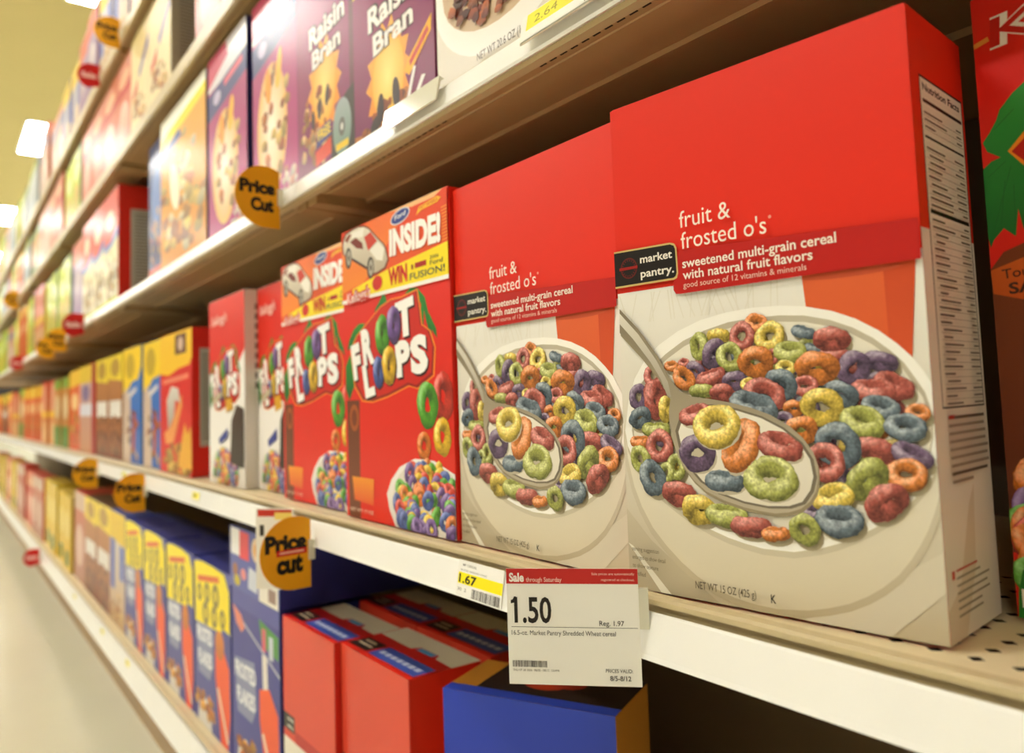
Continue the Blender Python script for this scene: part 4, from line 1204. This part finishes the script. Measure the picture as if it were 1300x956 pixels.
# bottom shelf
x = row('A', [('blueflake', .214, .008, .016, .265, .07), ('splat', .215, .008, .016, .278, .07), ('splat', .205, .010, .016, .280, .07), ('splat', .205, .008, .016, .282, .07),
              ('splat', .205, .008, .016, .282, .07), ('bluewhite', .205, .006, .016, .285, .07), ('brown', .22, .006, .018, .285, .07), ('brown', .22, .012, .018, .285, .07), ('tanred', .23, .03, .02, .285, .12)], -0.702, 3)
run('A', ['greenyellow', 'greenyellow', 'tanred', 'pink', 'tanred', 'greenyellow', 'pink'], x, 12, h=(.25, .28))
# the row behind it, seen over the tops
for k, dn in enumerate(('blueflake', 'blueflake', 'splat', 'splat', 'blueflake', 'bluewhite')):
    xx = -0.72 - k * 0.212
    place(DS[dn][0], 'cereal_box', xx - 0.205, xx, 0.095 if k else 0.10, DECK['A'] + 0.002, 0.262 if k else .255, 0.07, 'shadowed blue cereal box in the second row of the bottom shelf', group='second row boxes on the bottom shelf')

# blue box lying on its back on top of the first blue one
def lying_box():
    W, H, D = 0.222, 0.098, 0.26
    p = Print(H / W)
    p.rect(0, 0, 1, 1, (78, 84, 166), (84, 92, 172))
    p.rect(0.02, 0.55, 0.22, 0.98, (236, 234, 236))
    p.rect(0.22, 0.52, 0.42, 0.96, (226, 52, 70))
    p.ell(0.58, 0.74, 0.10, 0.085, (236, 206, 170))
    p.ell(0.58, 0.74, 0.06, 0.05, (226, 160, 70))
    p.rect(0.74, 0.62, 0.98, 0.92, (60, 66, 150))
    p.poly([(0.40, 0.10), (0.58, 0.08), (0.60, 0.40), (0.42, 0.44)], (206, 212, 226))
    p.poly([(0.62, 0.0), (0.98, 0.0), (0.98, 0.52), (0.62, 0.50)], (232, 226, 214))
    p.rect(0.80, 0.06, 0.94, 0.26, (150, 120, 110))
    p.ell(0.12, 0.30, 0.06, 0.05, (150, 96, 70))
    p.ell(0.16, 0.14, 0.07, 0.04, (196, 176, 50))
    p.ell(0.30, 0.28, 0.06, 0.04, (226, 140, 140))
    parts = carton_parts(W, H, D, (44, 50, 130))
    parts.append(('front_panel', p.mesh('front_panel', 'front', W, H, D, M['print'])))
    return Design(W, H, D, parts)
place(lying_box(), 'cereal_box', -0.917, -0.695, 0.014, DECK['A'] + 0.002 + 0.266, 0.094, 0.26, 'blue cereal box lying flat on top of the bottom shelf row, behind the price tag')

# red private label boxes on the bottom shelf, seen from above
def red_low(W, H, D, seed):
    asp = H / W
    p = Print(asp)
    p.rect(0, 0, 1, 1, (224, 72, 46), (216, 60, 38))
    p.rect(0, 0.0, 1, 0.40, (236, 228, 214), (226, 214, 196))
    p.rect(0.24, 0.40, 1, 0.46, (188, 30, 18))
    p.poly([(0, 0.44), (0.23, 0.44), (0.23, 0.52), (0, 0.52)], (26, 18, 12))
    p.text('market', 0.08, 0.49, 0.13, 0.018, (240, 234, 222), 0.018)
    p.text('pantry.', 0.08, 0.455, 0.13, 0.018, (240, 234, 222), 0.018)
    p.ell(0.5, 0.17, 0.42, 0.24, (214, 190, 150), (196, 160, 110))
    flakes(p, 0.5, 0.17, 0.36, 0.19, [(196, 140, 80), (214, 170, 110), (176, 116, 60)], 40, seed, 0.06)
    t = Print(D / W)
    t.rect(0, 0, 1, 1, (206, 196, 172))
    t.rect(0, 0.0, 1, 0.07, (232, 36, 18))
    t.poly([(0, 0.07), (1, 0.07), (1, 0.58), (0.78, 0.60), (0.74, 0.70), (0.50, 0.70), (0.46, 0.58), (0, 0.60)], (186, 24, 16))
    t.poly([(0.02, 0.10), (0.30, 0.10), (0.30, 0.40), (0.02, 0.40)], (40, 22, 14))
    t.bar(0.06, 0.22, 0.26, 0.22, 0.02, (200, 180, 150))
    t.bar(0.06, 0.32, 0.22, 0.32, 0.02, (200, 180, 150))
    t.rect(0.34, 0.09, 0.97, 0.40, (60, 84, 176))
    for k in range(7):
        t.rect(0.38 + k * 0.08, 0.20, 0.44 + k * 0.08, 0.28, (190, 200, 226))
    t.rect(0.52, 0.60, 0.72, 0.69, (70, 140, 190))
    parts = carton_parts(W, H, D, (206, 36, 20), (186, 24, 16))
    parts = [q for q in parts if q[0] == 'carton']
    parts += [('front_panel', p.mesh('front_panel', 'front', W, H, D, M['print'])), ('top_panel', t.mesh('top_panel', 'top', W, H, D, M['print']))]
    return Design(W, H, D, parts)
rl = red_low(0.19, 0.262, 0.095, 4)
place(rl, 'cereal_box', -0.694, -0.523, 0.018, DECK['A'] + 0.002, 0.262, 0.090, 'plain red cereal box on the bottom shelf, beside the blue boxes', group='red boxes on the bottom shelf')
place(rl, 'cereal_box', -0.521, -0.354, 0.026, DECK['A'] + 0.002, 0.262, 0.090, 'plain red cereal box on the bottom shelf, beside the black and orange box', group='red boxes on the bottom shelf')
for k in range(2):
    place(rl, 'cereal_box', -0.690 + k * 0.168, -0.524 + k * 0.168, 0.130, DECK['A'] + 0.002, 0.262, 0.095, 'shadowed red cereal box behind the front red boxes, the %s one' % ('left', 'right')[k], group='second row red boxes')
def dark_low(W, H, D):
    p = Print(H / W)
    p.rect(0, 0, 1, 1, (40, 70, 200), (30, 50, 160))
    p.rect(0, 0.2, 1, 0.7, (40, 24, 18))
    flakes(p, 0.5, 0.4, 0.36, 0.3, [(200, 110, 60), (226, 150, 80)], 30, 5, 0.08)
    t = Print(D / W)
    t.rect(0, 0, 1, 1, (206, 140, 50))
    t.rect(0.0, 0.0, 1, 0.18, (50, 80, 220))
    t.poly([(0.16, 0.18), (1, 0.18), (1, 1), (0.16, 1)], (44, 28, 24))
    t.ell(0.50, 0.55, 0.13, 0.09, (206, 70, 40))
    t.ell(0.62, 0.62, 0.10, 0.07, (190, 60, 40))
    t.bar(0.3, 0.72, 0.8, 0.72, 0.03, (120, 80, 60))
    parts = [q for q in carton_parts(W, H, D, (206, 140, 50)) if q[0] == 'carton']
    parts += [('front_panel', p.mesh('front_panel', 'front', W, H, D, M['print'])), ('top_panel', t.mesh('top_panel', 'top', W, H, D, M['print']))]
    return Design(W, H, D, parts)
place(dark_low(0.2, 0.262, 0.09), 'cereal_box', -0.312, -0.130, 0.042, DECK['A'] + 0.002, 0.262, 0.09, 'black and orange cereal box with blue edge, below the white sale card', rz=0.45)

# ------------------------------------------------------------------ shelf tags
def card(name, pts, th, col, mat=None):
    """flat card in the y-z plane, thin in x"""
    n = len(pts)
    V = [(th / 2, p[0], p[1]) for p in pts] + [(-th / 2, p[0], p[1]) for p in pts]
    F = [tuple(range(n)), tuple(range(n, 2 * n))[::-1]] + [(i, i + n, (i + 1) % n + n, (i + 1) % n) for i in range(n)]
    me = bpy.data.meshes.new(name)
    me.from_pydata(V, [], F)
    me.materials.append(mat or M['paper'])
    paint(me, col)
    return me

def flag_outline(h=0.080, w=0.060):
    """straight edge on the shelf side, round towards the aisle"""
    r = h / 2
    P = [(0.0, -r), (0.0, r * 0.86)]
    for k in range(21):
        t = math.radians(62 + k * (270 - 62) / 20)
        P.append((-w + r + r * math.cos(t) * 1.0, r * math.sin(t)))
    P = [P[0], P[1]] + [q for q in P[2:]]
    return P

def ink(name, pr, W, H, x, y0, z0, mat):
    V = [(x + d, y0 + u * W, z0 + v * H) for (u, v), d in zip(pr.v, pr.d)]
    me = bpy.data.meshes.new(name)
    me.from_pydata(V, [], pr.f)
    at = me.color_attributes.new('Col', 'FLOAT_COLOR', 'POINT')
    at.data.foreach_set('color', np.array(pr.c, dtype=np.float32).ravel())
    me.materials.append(mat)
    return me

AMBER = (232, 164, 18)
yc = card('card', flag_outline(), 0.0008, AMBER)
pt = Print(1.33)
pt.text('Price', 0.10, 0.55, 0.80, 0.20, (24, 18, 10), 0.06)
pt.text('Cut', 0.34, 0.27, 0.52, 0.20, (24, 18, 10), 0.06)
yl = ink('lettering', pt, 0.060, 0.080, 0.0004, -0.060, -0.040, M['paper'])
pt2 = Print(1.33)
pt2.text('Price', 0.10, 0.55, 0.82, 0.22, (24, 18, 10), 0.06)
pt2.text('cut', 0.32, 0.25, 0.52, 0.24, (24, 18, 10), 0.06)
pt2.rect(0.32, 0.475, 0.92, 0.555, (206, 40, 30))
pt2.rect(0.38, 0.505, 0.86, 0.53, (236, 190, 170))
yl2 = ink('lettering', pt2, 0.060, 0.080, 0.0004, -0.060, -0.040, M['paper'])
def round_outline(r=0.036):
    P = [(0.0, r * .95)]
    for k in range(25):
        t = math.radians(75 + k * (255 - 75) / 24)
        P.append((-0.024 + 0.034 * math.cos(t), r * math.sin(t)))
    P.append((0.0, -r * .75))
    return P
rc = card('card', round_outline(), 0.0008, (196, 22, 22))
ps = Print(1.2)
ps.text('Sale', 0.16, 0.42, 0.66, 0.22, (246, 214, 210), 0.04)
rlm = ink('lettering', ps, 0.058, 0.07, 0.0004, -0.058, -0.035, M['paper'])
clipb = Boxes()
clipb.box(-0.003, 0.003, -0.003, 0.004, -0.010, 0.012)
clm = bpy.data.meshes.new('clip')
clm.from_pydata(clipb.v, [], clipb.f)
clm.materials.append(M['clear'])
def flag(name, x, z, card_me, ink_me, label, cat, group, rz=0.0, y=-0.0135, s=1.0):
    r = empty(name, (x, y, z), rz)
    r.scale = (s, s, s)
    tag(r, label, cat, group)
    c = link(bpy.data.objects.new('card', card_me), r)
    link(bpy.data.objects.new('lettering', ink_me), c)
    link(bpy.data.objects.new('clip', clm), r)
    return r
G1 = 'amber price cut tags'
flag('price_cut_tag', -0.600, 0.397, yc, yl, 'amber round price cut tag on the third shelf, right under the magenta boxes', 'price tag', G1, 0.12)
flag('price_cut_tag', -0.512, -0.040, yc, yl2, 'amber round price cut tag on the second shelf in front of a white slip', 'price tag', G1, 0.10, s=1.04)
flag('price_cut_tag', -1.410, -0.040, yc, yl, 'amber price cut tag on the second shelf below the red coupon box', 'price tag', G1, 0.05)
flag('price_cut_tag', -2.000, -0.034, yc, yl, 'amber price cut tag on the second shelf below the brown boxes', 'price tag', G1, 0.0)
flag('price_cut_tag', -1.750, 1.085, yc, yl, 'amber price cut tag on the top shelf edge against the ceiling', 'price tag', G1, 0.0, y=-0.004)
flag('price_cut_tag', -2.640, 0.375, yc, yl, 'amber price cut tag on the third shelf, right one of a blurred pair', 'price tag', G1, 0.0)
flag('price_cut_tag', -2.980, 0.372, yc, yl, 'amber price cut tag on the third shelf, left one of a blurred pair', 'price tag', G1, 0.0)
flag('price_cut_tag', -4.700, 0.760, yc, yl, 'small blurred amber tag far along the fourth shelf edge', 'price tag', G1, 0.0, y=-0.004, s=1.2)
G2 = 'red sale tags'
flag('sale_tag', -2.050, 1.078, rc, rlm, 'red round sale tag on the top shelf edge against the ceiling', 'price tag', G2, 0.0, y=-0.004)
flag('sale_tag', -2.250, 0.388, rc, rlm, 'red round sale tag on the third shelf below the red and cream boxes', 'price tag', G2, 0.0)
flag('sale_tag', -3.400, -0.452, rc, rlm, 'red round sale tag low on the bottom shelf edge over the floor', 'price tag', G2, 0.0)
flag('sale_tag', -4.250, 0.385, rc, rlm, 'small blurred red sale tag far along the third shelf', 'price tag', G2, 0.0)

# white slip behind the nearest price cut tag
def paper_card(name, W, H, pr, loc, rz, label, cat, tilt=0.0, group=None):
    r = empty(name, loc, rz)
    r.rotation_euler = (tilt, 0, rz)
    tag(r, label, cat, group)
    b = Boxes().box(-W / 2, W / 2, 0.0, 0.0006, 0, H)
    me = bpy.data.meshes.new('card')
    me.from_pydata(b.v, [], b.f)
    me.materials.append(M['paper'])
    paint(me, (250, 248, 242))
    c = link(bpy.data.objects.new('card', me), r)
    V = [(u * W - W / 2, -d, v * H) for (u, v), d in zip(pr.v, pr.d)]
    im = bpy.data.meshes.new('lettering')
    im.from_pydata(V, [], pr.f)
    at = im.color_attributes.new('Col', 'FLOAT_COLOR', 'POINT')
    at.data.foreach_set('color', np.array(pr.c, dtype=np.float32).ravel())
    im.materials.append(M['paper'])
    link(bpy.data.objects.new('lettering', im), c)
    return r

# big sale card in front
W, H = 0.084, 0.0725
p = Print(H / W)
p.rect(0, 0.868, 1, 1, (200, 44, 40))
p.text('Sale', 0.022, 0.888, 0.115, 0.075, (250, 240, 236), 0.04)
p.text('through Saturday', 0.152, 0.886, 0.275, 0.040, (246, 206, 196), 0.012)
p.text('Sale prices are automatically', 0.655, 0.945, 0.32, 0.022, (246, 206, 196), 0.002)
p.text('registered at checkout.', 0.725, 0.895, 0.25, 0.022, (246, 206, 196), 0.002)
p.poly([(0.030, 0.695), (0.058, 0.705), (0.072, 0.757), (0.056, 0.757), (0.046, 0.732), (0.030, 0.724)], (40, 34, 30))
p.text('1.50', 0.055, 0.535, 0.285, 0.225, (40, 34, 30), 0.02)
p.text('Reg. 1.97', 0.700, 0.512, 0.185, 0.044, (44, 38, 34), 0.008)
p.rect(0.03, 0.492, 0.985, 0.496, (50, 44, 38))
p.text('16.5-oz. Market Pantry Shredded Wheat cereal', 0.03, 0.425, 0.79, 0.042, (44, 38, 34), 0.0)
rb = random.Random(9)
for k in range(34):
    p.rect(0.03 + k * 0.0078, 0.150, 0.03 + k * 0.0078 + rb.uniform(.002, .006), 0.205, (50, 44, 38))
p.text('THU 07 30 2006  08/05 - 08/12', 0.03, 0.115, 0.28, 0.020, (120, 112, 100), 0.002)
p.text('126494', 0.325, 0.115, 0.06, 0.020, (120, 112, 100), 0.002)
p.text('PRICES VALID:', 0.735, 0.118, 0.20, 0.032, (50, 44, 38), 0.006)
p.text('8/5-8/12', 0.765, 0.050, 0.155, 0.042, (44, 38, 34), 0.012)
sc = paper_card('sale_card', W, H, p, (-0.0073, -0.0420, -0.0530), 0.772, 'large white sale card with red header and 1.50 price, hanging off the second shelf', 'price card')
Boxes().box(W / 2 - 0.012, W / 2 + 0.006, 0.0006, 0.004, 0.035, 0.060).build('clip', M['clear'], sc)

# shelf label 1.67 beside it
p = Print(0.036 / 0.066)
p.rect(0, 0, 1, 1, (244, 242, 236))
p.text('MP CEREAL', 0.10, 0.84, 0.32, 0.075, (120, 116, 108), 0.006)
p.text('FROSTED SHREDDED WHEAT', 0.06, 0.70, 0.60, 0.055, (140, 136, 126), 0.002)
p.rect(0.02, 0.34, 1.0, 0.66, (252, 236, 10))
p.text('1.67', 0.04, 0.38, 0.40, 0.24, (50, 44, 20), 0.03)
p.text('30  2', 0.03, 0.14, 0.20, 0.10, (130, 126, 116), 0.002)
for k in range(26):
    p.rect(0.36 + k * 0.024, 0.02, 0.36 + k * 0.024 + rb.uniform(.006, .017), 0.28, (60, 54, 46))
paper_card('price_label', 0.066, 0.029, p, (-0.163, -0.0118, -0.0350), 0.0, 'small white and yellow 1.67 price label stuck on the second shelf edge', 'price label', tilt=-0.165)

# white slip behind the amber tag
p = Print(0.10 / 0.05)
p.rect(0, 0, 1, 1, (238, 234, 224))
p.rect(0.05, 0.90, 0.95, 0.985, (206, 60, 46))
p.rect(0.50, 0.86, 0.95, 0.95, (240, 216, 110))
p.text('1', 0.10, 0.66, 0.12, 0.14, (60, 54, 46), 0.02)
p.rect(0.72, 0.03, 0.95, 0.16, (150, 120, 100))
paper_card('price_slip', 0.052, 0.098, p, (-0.585, -0.030, -0.095), 0.70, 'white paper price slip behind the nearest amber tag on the second shelf', 'price slip')

# small yellow and white labels in the price channels
def small_label(x, z, y, label, tilt, wide=0.05):
    q = Print(0.026 / wide)
    q.rect(0, 0, 1, 1, (244, 242, 234))
    q.rect(0.08, 0.30, 0.92, 0.85, (246, 234, 90))
    q.rect(0.2, 0.45, 0.55, 0.70, (150, 140, 60))
    paper_card('price_label', wide, 0.020, q, (x, y, z), 0.0, label, 'price label', tilt=tilt, group='small yellow price labels')
small_label(-1.03, -0.030, -0.0113, 'small yellow price label on the second shelf edge under the red and white loop boxes', -0.165)
small_label(-1.66, -0.030, -0.0113, 'small yellow price label on the second shelf edge under the sky blue boxes', -0.165)
small_label(-1.62, -0.452, -0.0095, 'nearest small yellow price label on the bottom shelf edge', -0.085)
small_label(-1.95, -0.452, -0.0095, 'second small yellow price label on the bottom shelf edge', -0.085)
small_label(-2.45, -0.452, -0.0095, 'third small yellow price label on the bottom shelf edge', -0.085)

# folded label holders standing proud of the third shelf edge
def holder(x0, x1, label, yellow):
    r = empty('label_holder', ((x0 + x1) / 2, -0.010, DECK['C']))
    tag(r, label, 'label holder', 'label holders on the third shelf')
    w = (x1 - x0) / 2
    Boxes().prof([(0.0035, 0.004), (-0.0015, 0.006), (-0.0060, -0.0165), (-0.0048, -0.0170), (0.0, 0.0010)], -w, w).build('holder_sleeve', M['clear'], r)
    if yellow:
        q = Print(0.02 / (2 * w))
        q.rect(0, 0, 1, 1, (246, 244, 236))
        q.rect(0.05, 0.35, 0.95, 0.98, (246, 236, 70))
        q.text('2.64', 0.12, 0.50, 0.20, 0.32, (170, 160, 60), 0.0)
        for k in range(24):
            q.rect(0.55 + k * .016, 0.05, 0.557 + k * .016, 0.30, (120, 110, 96))
        n0 = [(-0.0018, 0.0055), (-0.0060, -0.0155)]
        V = [(u * 2 * w - w, n0[1][0] + v * (n0[0][0] - n0[1][0]) - d - 0.0003, n0[1][1] + v * (n0[0][1] - n0[1][1])) for (u, v), d in zip(q.v, q.d)]
        im = bpy.data.meshes.new('label_print')
        im.from_pydata(V, [], q.f)
        at = im.color_attributes.new('Col', 'FLOAT_COLOR', 'POINT')
        at.data.foreach_set('color', np.array(q.c, dtype=np.float32).ravel())
        im.materials.append(M['paper'])
        link(bpy.data.objects.new('label_print', im), r)
holder(-0.305, -0.200, 'blank glossy label holder clipped on the third shelf edge below the purple box', False)
holder(-0.075, 0.060, 'glossy label holder with a yellow price on the third shelf edge, top of the picture', True)
